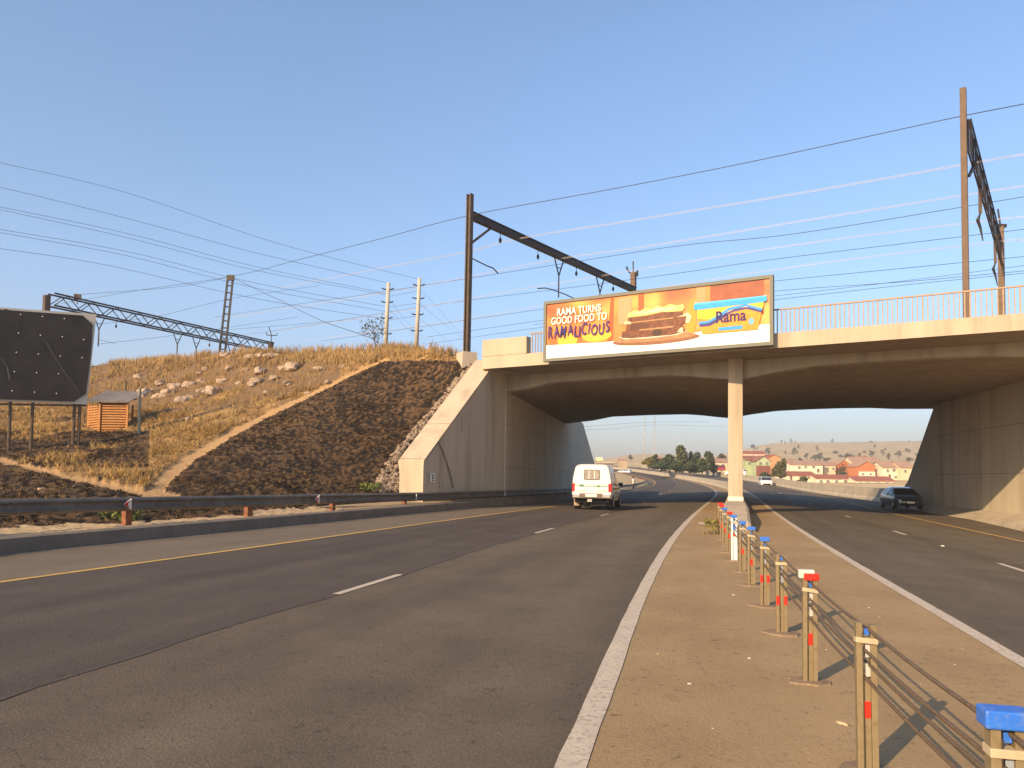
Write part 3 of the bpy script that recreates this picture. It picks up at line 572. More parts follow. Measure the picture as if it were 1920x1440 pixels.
# solid ground behind the abutments
fb = MB(); a, b = lw(43), lw(69)
rows = [[a+Vector((-1.5, 0, 6.2)), a+Vector((-14, 8, 6.8)), a+Vector((-30, 19, 7.2))], [b+Vector((-1.5, 0, 6.3)), b+Vector((-14, 8, 6.6)), b+Vector((-34, 19, 6.8))], [lw(86)+Vector((-1, 0, .5)), lw(86)+Vector((-16, 8, .5)), lw(86)+Vector((-36, 19, .4))]]
fb.loft(rows)
p = rw(30); fb.loft([[rw(6)+Vector((1.5, 0, -.6)), rw(6)+Vector((60, -40, -.6))], [rw(17)+Vector((1.5, 0, 6.3)), rw(17)+Vector((60, -40, 6.3))], [rw(42.9)+Vector((1.8, 0, 5.4)), rw(42)+Vector((60, -40, 5.4))], [rw(48.4)+Vector((1.5, 0, 1.0)), rw(51)+Vector((60, -40, .2))], [rw(60)+Vector((3, 0, -.8)), rw(62)+Vector((60, -40, -.8))]])
tag(fb.build('railway_embankment', ['dirt'], fix=False), kind='structure')
# ---------------------------------------------------------------- advertising board on the bridge
BQ = -.38
def bpl(u, v):
    p = onplane(u, v, bp(0, BQ, 0), BN); return (p-bp(0, BQ, 0)).dot(BD), p.z
cor = [bpl(1021.5, 570), bpl(1449, 510.5), bpl(1451, 649), bpl(1018.5, 677)]
s0 = (cor[0][0]+cor[3][0])/2; s1 = (cor[1][0]+cor[2][0])/2; zt = (cor[0][1]+cor[1][1])/2; z0 = (cor[2][1]+cor[3][1])/2
WB, HB = s1-s0, zt-z0
board = thing('billboard', bp((s0+s1)/2, BQ, z0), 'long orange and white margarine advert with sandwiches, hung on the bridge parapet', 'billboard')
def bb(x, y, d=0): return bp(s0+x*WB, BQ-d, z0+y*HB)     # x, y in 0..1 on the board, d metres in front
fm = .012*WB; fx = .13/WB; fy = .13/HB
m = MB()
for x0, x1, y0, y1 in ((0, 1, 1-fy, 1), (0, 1, 0, fy), (0, fx, fy, 1-fy), (1-fx, 1, fy, 1-fy)):
    m.prism([bb(x0, y0, .06), bb(x1, y0, .06), bb(x1, y1, .06), bb(x0, y1, .06)], BN*.22)
m.build('frame', flat('board_frame_grey', (.17, .165, .13)), board)
m = MB()
for x in (.02, .2, .4, .6, .8, .985):
    p = bb(x, .02, -.18); m = MB(); m.beam(p, p+UPV*(HB*.96), .08, .08, up=BN); m.beam(p+UPV*.15, p+UPV*.15+BN*.5, .07, .07); m.beam(p+UPV*HB*.9, bp(s0+x*WB, .12, 7.5), .06, .06, up=BD); m.build('bracket', 'steel_dark', board)
# printed picture
def poster_mat():
    m = bpy.data.materials.new('poster_backdrop'); m.use_nodes = True; t = m.node_tree; N = t.nodes; L = t.links; b = N['Principled BSDF']; b.inputs['Roughness'].default_value = .5
    uv = N.new('ShaderNodeUVMap'); uv.uv_map = 'UVMap'; mp = N.new('ShaderNodeMapping'); mp.inputs['Scale'].default_value = (4.2, 1.3, 1); mp.inputs['Location'].default_value = (2.3, .4, 0); L.new(uv.outputs[0], mp.inputs[0])
    n = N.new('ShaderNodeTexNoise'); n.inputs['Scale'].default_value = 1.6; n.inputs['Detail'].default_value = 1.2; L.new(mp.outputs[0], n.inputs['Vector'])
    r = N.new('ShaderNodeValToRGB'); L.new(n.outputs[0], r.inputs[0]); e = r.color_ramp.elements
    e[0].position = .3; e[0].color = (.36, .07, .008, 1); e[1].position = .72; e[1].color = (.95, .36, .05, 1)
    k = e.new(.42); k.color = (.58, .13, .012, 1); k = e.new(.55); k.color = (.74, .21, .02, 1); k = e.new(.64); k.color = (.84, .29, .045, 1)
    L.new(r.outputs[0], b.inputs['Base Color']); return m
m = MB(); m.uv = []
m.add([bb(fx, fy), bb(1-fx, fy), bb(1-fx, 1-fy), bb(fx, 1-fy)], [(0, 1, 2, 3)]); m.uv = [(0, 0), (1, 0), (1, 1), (0, 1)]
poster = m.build('poster', [poster_mat()], board, fix=False)
DD = [.004]
def layer(name, poly, c, rough=.5, c2=None, sc=4, step=.002):
    DD[0] += step; mm = mat('print_'+name, c, c2, sc, rough=rough) if c2 else flat('print_%s_%.2f_%.2f_%.2f' % ((name,)+tuple(c)), c, rough)
    q = MB(); q.add([bb(x, y, DD[0]) for x, y in poly], [tuple(range(len(poly)))]); return q.build(name, [mm], poster, fix=False)
def ell(cx, cy, rx, ry, n=28, a0=0, a1=2*math.pi, jit=0): return [(cx+rx*(1+random.uniform(-jit, jit))*math.cos(a0+(a1-a0)*k/(n-1)), cy+ry*(1+random.uniform(-jit, jit))*math.sin(a0+(a1-a0)*k/(n-1))) for k in range(n)]
AR = WB/HB
layer('window_blur', [(.70, .38), (.735, .38), (.735, .95), (.70, .95)], (.62, .26, .12)); layer('window_blur', [(.755, .45), (.965, .45), (.965, 1-fy), (.755, 1-fy)], (.20, .045, .02), c2=(.40, .10, .035), sc=.9)
layer('window_blur', [(.31, .25), (.335, .25), (.34, .95), (.325, .95)], (.45, .08, .02)); layer('window_blur', [(.45, .35), (.475, .35), (.475, .95), (.45, .95)], (.48, .09, .02)); layer('window_blur', [(.36, .5), (.42, .5), (.42, .92), (.36, .92)], (.70, .28, .14))
layer('window_blur', ell(.12, .33, .05, .12), (.95, .42, .04)); layer('window_blur', ell(.26, .36, .07, .10), (.95, .42, .04));  layer('window_blur', ell(.68, .5, .02, .25), (.55, .27, .02))
layer('tablecloth', [(fx, fy), (1-fx, fy), (1-fx, .30), (.9, .31), (.75, .29), (.55, .22), (.42, .26), (.3, .24), (.15, .26), (fx, .27)], (.88, .85, .82), c2=(.80, .76, .72), sc=.6)
layer('bread_board', ell(.525, .215, .19, .075), (.20, .075, .03), c2=(.27, .11, .05)); layer('bread_board', ell(.52, .245, .18, .055), (.42, .21, .09), c2=(.30, .13, .055), sc=5)
layer('napkin', [(.36, .30), (.39, .26), (.5, .245), (.62, .26), (.67, .31), (.5, .29)], (.70, .60, .48))
brd = dict(c2=(.09, .025, .010), sc=7)
layer('bread_slice', [(.375, .285), (.378, .385), (.56, .395), (.645, .40), (.655, .30), (.6, .265), (.42, .265)], (.22, .068, .024), **brd)
layer('bread_slice', [(.395, .39), (.40, .51), (.60, .52), (.655, .54), (.665, .43), (.62, .395)], (.22, .068, .024), **brd)
layer('bread_slice', ell(.535, .32, .022, .055, 16), (.05, .015, .008)); layer('bread_slice', [(.415, .40), (.415, .48), (.49, .48), (.50, .41)], (.11, .03, .012), **brd)
layer('cream_edge', [(.61, .53), (.665, .58), (.68, .52), (.672, .43), (.655, .42), (.66, .53)], (.80, .60, .34)); layer('cream_edge', [(.62, .30), (.635, .36), (.645, .36), (.645, .29)], (.80, .60, .34))
layer('bread_slice', [(.405, .52), (.405, .60), (.50, .615), (.64, .62), (.648, .55), (.60, .52), (.5, .515)], (.22, .068, .024), **brd)
layer('bread_slice', [(.455, .39), (.46, .37), (.60, .375), (.61, .40)], (.42, .22, .09)); layer('bread_slice', [(.405, .515), (.41, .50), (.60, .51), (.61, .53)], (.42, .22, .09))
layer('butter_curl', [(.40, .595), (.41, .66), (.435, .70), (.46, .675), (.485, .72), (.51, .69), (.535, .735), (.56, .70), (.59, .735), (.62, .70), (.645, .71), (.652, .65), (.64, .61), (.55, .625), (.49, .60)], (.86, .50, .08), c2=(1, .72, .25), sc=9)
layer('butter_curl', [(.42, .655), (.45, .67), (.5, .66), (.53, .69), (.58, .68), (.62, .69), (.60, .655), (.5, .635)], (1, .80, .40))
layer('butter_curl', [(.388, .49), (.395, .545), (.42, .52), (.42, .49)], (.80, .60, .30))
layer('tub', [(.705, .56), (.715, .36), (.726, .235), (.942, .235), (.953, .40), (.963, .60)], (.66, .23, .012), c2=(.78, .30, .02))
layer('tub', [(.702, .62), (.706, .47), (.76, .44), (.82, .52), (.90, .57), (.962, .53), (.966, .62)], (.86, .48, .025))
layer('tub_wave', [(.712, .40), (.714, .345), (.755, .345), (.80, .42), (.845, .52), (.90, .545), (.957, .47), (.959, .50), (.92, .57), (.86, .57), (.81, .50), (.77, .43), (.745, .40)], (.045, .02, .16))
layer('tub_wave', [(.713, .385), (.75, .39), (.79, .45), (.835, .55), (.90, .58), (.957, .50), (.960, .53), (.90, .615), (.83, .59), (.785, .49), (.75, .425), (.712, .42)], (.015, .26, .62))
layer('tub_badge', ell(.918, .36, .011, .05, 16), (.14, .36, .5)); layer('tub_badge', [(.79, .262), (.885, .262), (.885, .315), (.79, .312)], (.015, .28, .62))
layer('tub_lid', [(.690, .615), (.692, .70), (.976, .705), (.978, .635), (.966, .62), (.705, .60)], (.012, .28, .68), c2=(.02, .36, .78), sc=3)
layer('tub_lid', [(.692, .675), (.692, .705), (.976, .71), (.976, .685)], (.05, .45, .85))
def lettering(txt, x, y, hgt, c, wscale=1., rot=0., bold=0., shear=0., track=1., jit=0., name='lettering'):
    DD[0] += .002; cu = bpy.data.curves.new('lettering', 'FONT'); cu.body = txt; cu.size = 1; cu.align_x = 'CENTER'; cu.offset = bold; cu.shear = shear; cu.space_character = track
    def glyphs(t):
        cu.body = t; to = bpy.data.objects.new('tmp_text', cu); COL.objects.link(to); dg = bpy.context.evaluated_depsgraph_get(); dg.update(); me = bpy.data.meshes.new_from_object(to.evaluated_get(dg)); bpy.data.objects.remove(to)
        return [v.co.copy() for v in me.vertices], [tuple(f.vertices) for f in me.polygons]
    parts = []
    if jit:     # hand drawn: every letter a little off the line
        cx = 0; R_ = random.Random(5)
        for ch in txt:
            vs, fs = glyphs(ch); x0 = min(v.x for v in vs); x1 = max(v.x for v in vs); an = R_.uniform(-.12, .12); dy = R_.uniform(-jit, jit)*1.6; sc_ = R_.uniform(.93, 1.12); mx_ = (x0+x1)/2
            parts.append(([Vector((cx+(v.x-mx_)*math.cos(an)-(v.y-.36)*sc_*math.sin(an)+(x1-x0)/2, .36+dy+(v.x-mx_)*math.sin(an)+(v.y-.36)*sc_*math.cos(an), 0)) for v in vs], fs)); cx += (x1-x0)+.13
        parts = [([Vector((v.x-cx/2, v.y, 0)) for v in vs], fs) for vs, fs in parts]
    else: parts = [glyphs(txt)]
    q = MB(); cy = .36
    for vs, fs in parts:
        out = []
        for p in vs:
            a, b = p.x*hgt*wscale, (p.y-cy)*hgt; ca, sa = math.cos(rot), math.sin(rot); out.append(bb(0, 0, DD[0])+BD*(x*WB+a*ca-b*sa)+UPV*(y*HB+a*sa+b*ca))
        q.add(out, fs)
    return q.build(name, [flat('ink_%.2f_%.2f' % (c[0], c[2]), c)], poster, fix=False)
lettering('RAMA TURNS', .175, .80, .43, (.88, .80, .70), .76, .0, .020, 0, 1.04)
lettering('GOOD FOOD TO', .175, .66, .43, (.88, .80, .70), .74, .0, .020, 0, 1.04)
lettering('RAMALICIOUS', .175, .475, .68, (.035, .022, .16), .56, .0, .016, .12, 1.06, .05)
lettering('Rama', .838, .47, .62, (.03, .012, .10), .84, .0, .018)
# ---------------------------------------------------------------- black vinyl board at the far left
BY0, BY1 = 33.6, 36.2
_l0, _l1 = atY(0, 660, BY0), atY(180, 660, BY1); _ln = Vector((_l1.y-_l0.y, -(_l1.x-_l0.x), 0)).normalized()
def lp(u, v, dy=0): return onplane(u, v, _l0, _ln)+Vector((0, dy, 0))
lb = thing('billboard', atY(60, 800, 35), 'big blank black vinyl billboard with pale torn edges beside the wooden kiosk', 'billboard')
TL, TR, BR, BLc = lp(-290, 556), lp(181, 589), lp(163, 758), lp(-290, 742)
hv = (TR-TL).normalized(); nn = _ln.copy()
if nn.y > 0: nn = -nn
def q4(m, P, d0, d1, mi=0): m.prism([p+nn*d0 for p in P], nn*(d1-d0), mi)
m = MB(); q4(m, [TL, TR, BR, BLc], -.12, 0); m.build('backing', flat('vinyl_backing', (.62, .55, .44)), lb)
m = MB(); P = [lp(-288, 560), lp(155, 592), lp(173, 609), lp(170, 660), lp(165.5, 700), lp(160.5, 738), lp(138, 753), lp(-288, 739)]
q4(m, P, .05, .075); m.build('panel', mat('black_vinyl', (.022, .019, .016), (.04, .033, .027), 1.2, rough=.45, bump=.5, bscale=1.5), lb)
m = MB()
for u, v in [(38, 590), (79, 594), (120, 598), (34, 625), (75, 629), (116, 632), (156, 637), (30, 661), (71, 664), (112, 668), (153, 671), (26, 697), (68, 699), (109, 701), (22, 733), (64, 735.5), (105, 738), (-10, 586), (-12, 622), (-16, 658)]:
    p = lp(u, v)+nn*.085; m = MB(); m.box(p, (.036, .03, .034)); m.build('eyelet', 'whitep', lb)
m = MB()
for pts in ([(85, 640), (100, 665), (122, 700), (148, 735)], [(3, 672), (14, 690), (18, 712)], [(8, 580), (24, 585), (38, 597)]):
    rows = [[lp(u-2.5, v)+nn*.07, lp(u, v)+nn*.10, lp(u+3, v)+nn*.07] for u, v in pts]; m = MB(); m.loft(rows); m.build('crease', flat('vinyl_crease', (.05, .042, .035), .4), lb, fix=False)
for u in (-220, -90, 15, 57, 136, 146):
    m = MB(); a = lp(u, 740, .2); b = Vector((a.x, a.y, 2.0)); m.tube([b, a+UPV*.4], .07, 8); m.build('leg', 'steel_brown', lb)
m = MB(); m.beam(lp(-290, 752, .15), lp(160, 760, .15), .08, .08); m.build('crossbar', 'steel_brown', lb)
# ---------------------------------------------------------------- timber kiosk
kp = surf(200, 808); KY = kp.y; kz = kp.z-.15
ko = thing('kiosk', (kp.x, KY, kz), 'small orange timber slat kiosk with a corrugated iron roof, right of the black billboard', 'kiosk')
def kk(u, v, dy=0): return atY(u, v, KY+dy)
kl, kr = kk(187, 800), kk(239, 800); kb0 = kk(165, 800, 1.2); ztop = kk(210, 755).z
M['pine'] = mat('orange_timber', (.38, .165, .045), (.48, .225, .07), 3, c3=(.34, .13, .03), scale3=14, rough=.7)
m = MB(); z = kz
while z < ztop-.1:
    m.beam(Vector((kl.x, KY, z)), Vector((kr.x, KY, z)), .04, .085); m.beam(Vector((kl.x+.02, KY+.02, z)), Vector((kb0.x, kb0.y, z)), .04, .085); z += .135
m.build('wall', 'pine', ko)
m = MB(); m.box(((kl.x+kr.x)/2, KY+.08, (kz+ztop)/2), (kr.x-kl.x-.02, .02, ztop-kz)); m.build('gap_sheet', flat('kiosk_dark', (.10, .045, .018)), ko)  # dark sheet behind the slats so the gaps read dark
for p in (Vector((kl.x, KY-.05, 0)), Vector((kr.x, KY-.05, 0)), Vector((kb0.x, kb0.y, 0)), Vector((kr.x-.5, kb0.y+.3, 0))):
    m = MB(); m.beam(Vector((p.x, p.y, kz-.1)), Vector((p.x, p.y, ztop+.02)), .09, .09, up=(0, 1, 0)); m.build('corner_post', 'pine', ko)
m = MB(); rows = []; a, b = kk(159, 757, -.2), kk(239.5, 757, -.2); 
n = 60
for k in range(n+1):
    x = a.x+(b.x+.05-a.x)*k/n; dz = .018*math.sin(k*math.pi*.66); rows.append([(x, KY-.3, ztop+.02+dz), (x+.1, KY+1.7, ztop+.80+dz)])
m.loft(rows); m.build('roof', mat('corrugated_iron', (.40, .35, .28), (.30, .24, .18), 4, rough=.5, metal=.3), ko)
# ---------------------------------------------------------------- guard rail on the left
def rail_profile(): return [(0, -.155), (.045, -.13), (.075, -.09), (.02, -.03), (.02, .03), (.075, .09), (.045, .13), (0, .155), (-.012, .155), (.008, .03), (.008, -.03), (-.012, -.155)]
gr = thing('guardrail', atY(480, 975, 21), 'long steel guardrail on rusty posts along the left kerb', 'guardrail')
def gofs(y): return -float(np.interp(y, [24, 29, 60, 80], [1.05, .42, .42, .9]))
def gz(y): return float(np.interp(y, [-30, 15.5, 21, 30, 45, 60, 80, 120, 200, 300], [1.06, 1.07, 1.04, 1.02, .98, .92, .95, 1.2, 2.1, 6.0]))-.16
def gp(y, d=0, h=0):
    e = edge(KL, gofs(y)+d).at(y); return Vector((e.x, e.y, (gz(y) if y < 62 else KL.at(y).z+.62)+h))
m = MB(); rows = []
for y in np.concatenate([np.arange(-25, 60, .8), np.arange(60, 250, 1.5)]): rows.append([gp(y, d, h) for d, h in rail_profile()])
m.loft(rows, close=True, cap=True); m.build('rail', 'rail', gr, smooth=False)
y = -22.0; yp = []
while y < 245: yp.append(y); y += 3.55 if y < 60 else 5
for y in yp:
    if y < 3: continue
    p = gp(y, -.16); m = MB(); m.box((p.x, p.y, p.z-.35), (.14, .17, 1.0), math.atan(KL.sl(y))*-1); m.box(tuple(gp(y, -.05)), (.12, .1, .16)); m.build('post', 'rust', gr, bevel=.01)
for k, (u, v, flip) in enumerate(((238, 946.5, 0), (593, 937, 0), (780, 927, 1), (946, 921.5, 1))):
    yy = min(np.linspace(8, 60, 600), key=lambda t: abs(proj(gp(t, .08))[0]-u)); p = gp(yy, .085, .0); tdir = (gp(yy+1)-gp(yy-1)).normalized(); nr_ = Vector((tdir.y, -tdir.x, 0))
    sx, sy = (.10, .125) if not flip else (.02, .10)
    m = MB(); P = [p-tdir*sx+UPV*(sy if flip else 0), p+tdir*sx*1.0+UPV*sy, p+tdir*sx-UPV*sy, p-tdir*sx-UPV*(sy if flip else 0)]; m.prism(P, nr_*.03); r_ = m.build('reflector', 'whitep', gr)
    if not flip: m = MB(); q = p+nr_*.035; m.prism([q-tdir*sx, q+tdir*.02+UPV*.085, q-tdir*.01, q+tdir*.02-UPV*.085], nr_*.01); m.build('red_face', flat('dull_red', (.42, .015, .02)), r_)
fl_ = MB(); rows = []
for y in np.arange(24, 62, .8):
    p = edge(KL, -.22, .296).at(y); q = (wy(y) if y < 37.1 else lw(y)) if y > 30 else edge(KL, -1.6).at(y); q = Vector((q.x, q.y, p.z+.05)); rows.append([p, p.lerp(q, .5)+UPV*.03*fbm(y, 2, 1), q+Vector((-.05, 0, 0))])
fl_.loft(rows); tag(fl_.build('sand_strip', ['dirt'], fix=False), kind='structure')
# low weeds at the rail foot
def weed(p, r, h, n, c0, c1, name, label, cat, leaf=.06, group=None, stems=4):
    R = np.random.default_rng(int(p.x*100) % 9999); a = R.random(n)*6.283; rr = np.sqrt(R.random(n))*r; z = R.random(n)**.8*h
    P = np.stack([p.x+np.cos(a)*rr, p.y+np.sin(a)*rr, p.z+z], 1); d1 = R.normal(size=(n, 3)); d1 /= np.linalg.norm(d1, axis=1)[:, None]; d2 = np.cross(d1, R.normal(size=(n, 3))); d2 /= np.linalg.norm(d2, axis=1)[:, None]
    l = leaf*R.uniform(.6, 1.5, n)[:, None]; V = np.stack([P-d1*l, P+d2*l*.5, P+d1*l, P-d2*l*.5], 1).reshape(-1, 3); F = np.arange(n*4).reshape(n, 4); k = np.repeat(R.random(n), 4)[:, None]
    o = thing(name, p, label, cat, group); f = arrmesh('foliage', V, F, 'leaf', np.array(c0)*(1-k)+np.array(c1)*k, parent=o)
    if stems:
        m = MB()
        for s in range(stems): q = p+Vector((R.uniform(-r, r)*.7, R.uniform(-r, r)*.7, h*R.uniform(.6, .95))); m.tube([p+Vector((R.uniform(-.05, .05), R.uniform(-.05, .05), 0)), p.lerp(q, .5)+Vector((.02, 0, 0)), q], [.012, .009, .004], 4)
        m.build('stem', flat('stem_brown', (.12, .08, .04)), o)
    return o
M['leaf'] = mat('leaves', (.8, .8, .8), (1.2, 1.2, 1.1), 1.5, attr='tint', rough=.8, spec=.15)
for u, v, lb in ((690, 918, 'small green weed at the foot of the burnt slope above the guardrail'), (775, 938, 'low green weed below the guardrail in front of the wing wall'), (835, 939, 'green weed beside the last sunlit guardrail post'), (228, 976, 'sparse yellow green weed at the leftmost rusty guardrail post')):
    p = surf(u, v); weed(p, .5, .28, 260, (.06, .10, .02), (.16, .17, .05), 'weed', lb, 'weed')
sp = surf(703, 657)
def sapling():
    o = thing('sapling', sp, 'thin sapling with sparse grey green leaves left of the two white poles', 'sapling'); m = MB(); tip = atY(697, 603, sp.y)
    m.tube([sp, atY(701, 630, sp.y), tip], [.04, .03, .01], 5); br = [(690, 615), (712, 612), (707, 630), (682, 607), (716, 600)]
    for b in br: m.tube([atY(700, (b[1]+640)/2, sp.y), atY(*b, sp.y)], [.015, .006], 4)
    m.build('trunk', flat('stem_brown', (.12, .08, .04)), o); V = []; R = np.random.default_rng(4)
    for b in br+[(697, 605), (703, 622), (688, 625), (712, 622), (706, 634)]:
        c = np.array(atY(*b, sp.y))
        for k in range(22):
            q = c+R.normal(size=3)*np.array([.22, .2, .22]); d1 = R.normal(size=3); d1 /= np.linalg.norm(d1); d2 = np.cross(d1, R.normal(size=3)); d2 /= np.linalg.norm(d2); V += [q-d1*.11, q+d2*.03, q+d1*.11, q-d2*.03]
    V = np.array(V); arrmesh('foliage', V, np.arange(len(V)).reshape(-1, 4), 'leaf', np.tile([[.10, .11, .06]], (len(V), 1)), parent=o)
sapling()
for u, v0, v1, lb in ((262, 728, 812, 'pale grey green fence post on the slope right of the kiosk'), (237, 713, 745, 'thin dark leaning stake behind the kiosk roof')):
    p = surf(u, v1); m = MB(); m.tube([p-UPV*.2, atY(u+(0 if u > 250 else -1), v0, p.y)], .075 if u > 250 else .05, 7); o = m.build('fence_post', flat('post_green_grey' if u > 250 else 'post_dark', (.26, .235, .16) if u > 250 else (.04, .035, .03)), None); tag(o, lb, 'post')
# ---------------------------------------------------------------- cable barrier in the median
RZ = -math.atan(.24)
PST = [((1888, 1475), 'b', 1), ((1627, 1447), '', 1), ((1519, 1280), 'r', 1), ((1466, 1188), '', 2), ((1434, 1137), 'b', 2), ((1409, 1098), 'b', 1), ((1392, 1072), 'b', 1), ((1377, 1052), 'w', 0), ((1367, 1036), 'r', 1), ((1359.5, 1023), 'b', 1), ((1354, 1012), 'r', 1), ((1349.5, 1003), 'r', 1)]
desc = ['blue capped cable barrier post nearest the camera, cut off by the bottom right corner', 'uncapped tan cable barrier post with a red patch, second nearest the camera', 'tan cable barrier post with a red and white cap', 'uncapped cable barrier post with two red patches, between the red capped and blue capped ones', 'blue capped cable barrier post with two red patches side by side', 'blue capped cable barrier post two places nearer than the white one', 'blue capped tan cable barrier post just in front of the white post', 'white cable barrier post with a blue cap and a round red spot', 'red capped cable barrier post just behind the white post', 'blue capped cable barrier post between two red capped ones near the plinth', 'red capped cable barrier post second from the far end of the row', 'red capped cable barrier post at the far end of the row beside a weed']
PB = []; M['strap'] = mat('cream_strap', (.52, .42, .28), (.42, .33, .21), 20, rough=.6)
def post(k, base, cap, red):
    o = thing('barrier_post', base, desc[k], 'barrier post', 'cable barrier posts in the median'); o.rotation_euler = (random.uniform(-.012, .012), random.uniform(-.012, .012), RZ)
    body = 'post' if cap != 'w' else flat('white_post', (.72, .70, .66)); Hh = .80+random.uniform(-.01, .01)
    def L(mb, nm, mt, par=o, bev=.003):
        q = mb.build(nm, mt, None, bevel=bev); q.parent = par; return q
    m = MB()
    outer = [(-.052, -.035), (-.024, -.035), (-.024, -.026), (-.018, -.026), (.052, -.026), (.052, .035), (-.052, .035)]
    # folded channel: left lip, closed face up to the slot, right wall
    m.prism([(x, y, -.1) for x, y in [(-.054, -.035), (-.022, -.035), (-.022, .03), (-.054, .03)]], (0, 0, Hh+.1))
    m.prism([(x, y, -.1) for x, y in [(.020, -.030), (.054, -.030), (.054, .035), (.020, .035)]], (0, 0, Hh+.09))
    m.prism([(x, y, -.1) for x, y in [(-.0215, -.022), (.0195, -.022), (.0195, .02), (-.0215, .02)]], (0, 0, .50+.1))
    L(m, 'channel', body)
    m = MB(); m.box((-.0205, -.0335, Hh/2-.02), (.004, .004, Hh-.06)); L(m, 'fold', 'slot', bev=0)
    m = MB(); m.box((.008, .0, .665), (.026, .03, .10)); m.box((.008, .0, .545), (.026, .03, .07)); L(m, 'spacer', flat('light_spacer', (.46, .45, .43)) if k in (1, 2) else flat('grey_spacer', (.27, .30, .34)))
    m = MB(); m.box((.004, .0, .752), (.026, .030, .035)); L(m, 'clip', 'blue')
    m = MB(); m.prism([(-.057, -.040, .69+.008*(k % 3)), (.057, -.040, .69), (.060, .040, .69), (-.057, .040, .69)], (0, 0, .030)); L(m, 'strap', 'strap')
    if cap in 'brw' and cap:
        m = MB(); m.box((.008 if cap == 'r' else 0, -.008 if cap == 'r' else 0, Hh+.012), (.145, .10, .062) if k == 0 else (.112, .085, .052)); L(m, 'cap', 'red' if cap == 'r' else 'blue', bev=.008)
        if cap == 'r' and k < 4: m = MB(); m.box((-.024, .022, Hh+.030), (.115, .075, .062)); L(m, 'cap_plate', 'whitep')
    if red:
        m = MB(); xs = ([0.035] if k == 1 else [-.0]) if red == 1 else [-.038, .037]
        if k == 1: xs = [.0]
        for x in xs: m = MB(); m.box((x, -.0385 if x < -.01 else (-.033 if x > .03 else -.0245), .335), (.030, .006, .088)); L(m, 'reflector', 'red', bev=0)
    if cap == 'w': m = MB(); m.tube([(0, -.05, .48), (0, -.03, .48)], .024, 14); L(m, 'reflector', 'red', bev=0); m = MB(); m.box((0, -.034, .63), (.05, .008, .10)); L(m, 'sticker', 'blue', bev=0)
    m = MB(); n = 14; R = random.Random(k*3+1); ring = [(math.cos(2*math.pi*i/n)*R.uniform(.13, .2), math.sin(2*math.pi*i/n)*R.uniform(.10, .17)) for i in range(n)]
    m.loft([[(x*1.25, y*1.25, -.03) for x, y in ring], [(x, y, .012) for x, y in ring], [(x*.45, y*.45, .016) for x, y in ring]], close=True, cap=True); L(m, 'grout', 'grout', bev=0)
    return o
M['grout'] = mat('post_grout', (.27, .19, .115), (.20, .135, .085), 14, bump=.5)
for k, ((u, v), cap, red) in enumerate(PST):
    b = onslope(u, v) if k else atY(1888, 1475, 2.62); b.z = .009*b.y+.004
    PB.append(b); post(k, b, cap, red)
back = PB[0]+(PB[0]-PB[1]); back.z = 0; far = Vector((PB[-1].x+.35, PB[-1].y+1.4, .2))
rl_ = ['topmost of the four twisted ropes of the cable barrier', 'second rope from the top of the cable barrier', 'third rope from the top of the cable barrier', 'lowest of the four twisted ropes of the cable barrier']
for k, h in enumerate((.765, .655, .575, .505)):
    m = MB(); pts = []
    chain = [back]+PB+[far]
    for a, b in zip(chain[:-1], chain[1:]):
        for t in np.linspace(0, 1, 7)[:-1]: q = a.lerp(b, t); pts.append(q+UPV*(h-(.0 if b is not far else .5*t)-.012*math.sin(math.pi*t))+Vector((.012*(-1)**k, 0, 0)))
    pts.append(far+UPV*.05)
    m.tube(pts, .0095, 6); o = m.build('barrier_rope', 'rope', None, smooth=True); tag(o, rl_[k], 'rope', 'ropes of the cable barrier')
wp = onslope(1345, 1003); weed(wp, .35, .42, 220, (.13, .12, .03), (.26, .21, .06), 'weed', 'yellowish weed growing at the farthest cable barrier post', 'weed', .05)
M['pebble'] = mat('pebble_stone', (.42, .30, .17), (.52, .38, .22), 20)
st = boulder(onslope(1578, 1359)+UPV*.004, .052, .02, .02, 3, 'stone', 'pebble', 2); tag(st, 'long tan pebble lying on the median left of the second nearest post', 'stone')
for k, (u, v) in enumerate(((1704, 1385), (1733, 1318), (1549, 1219), (1647, 1370), (1705, 1297), (1726, 1284), (1795, 1359), (1563, 1349), (1790, 1247), (1805, 1218), (1375, 1116), (1629, 1140), (1649, 1158), (1336, 1367), (1293, 1283), (1234, 1227), (1405, 1235), (1767, 1024))):
    p = onslope(u, v)+UPV*.004; s = random.uniform(.006, .012)*max(1, p.y/6); o = boulder(p, s*1.5, s, s*.6, k+60, 'litter', 'whitep' if k % 3 else 'pebble', 1); tag(o, 'tiny pale scrap lying on the paving', 'litter', 'scraps of litter on the median')
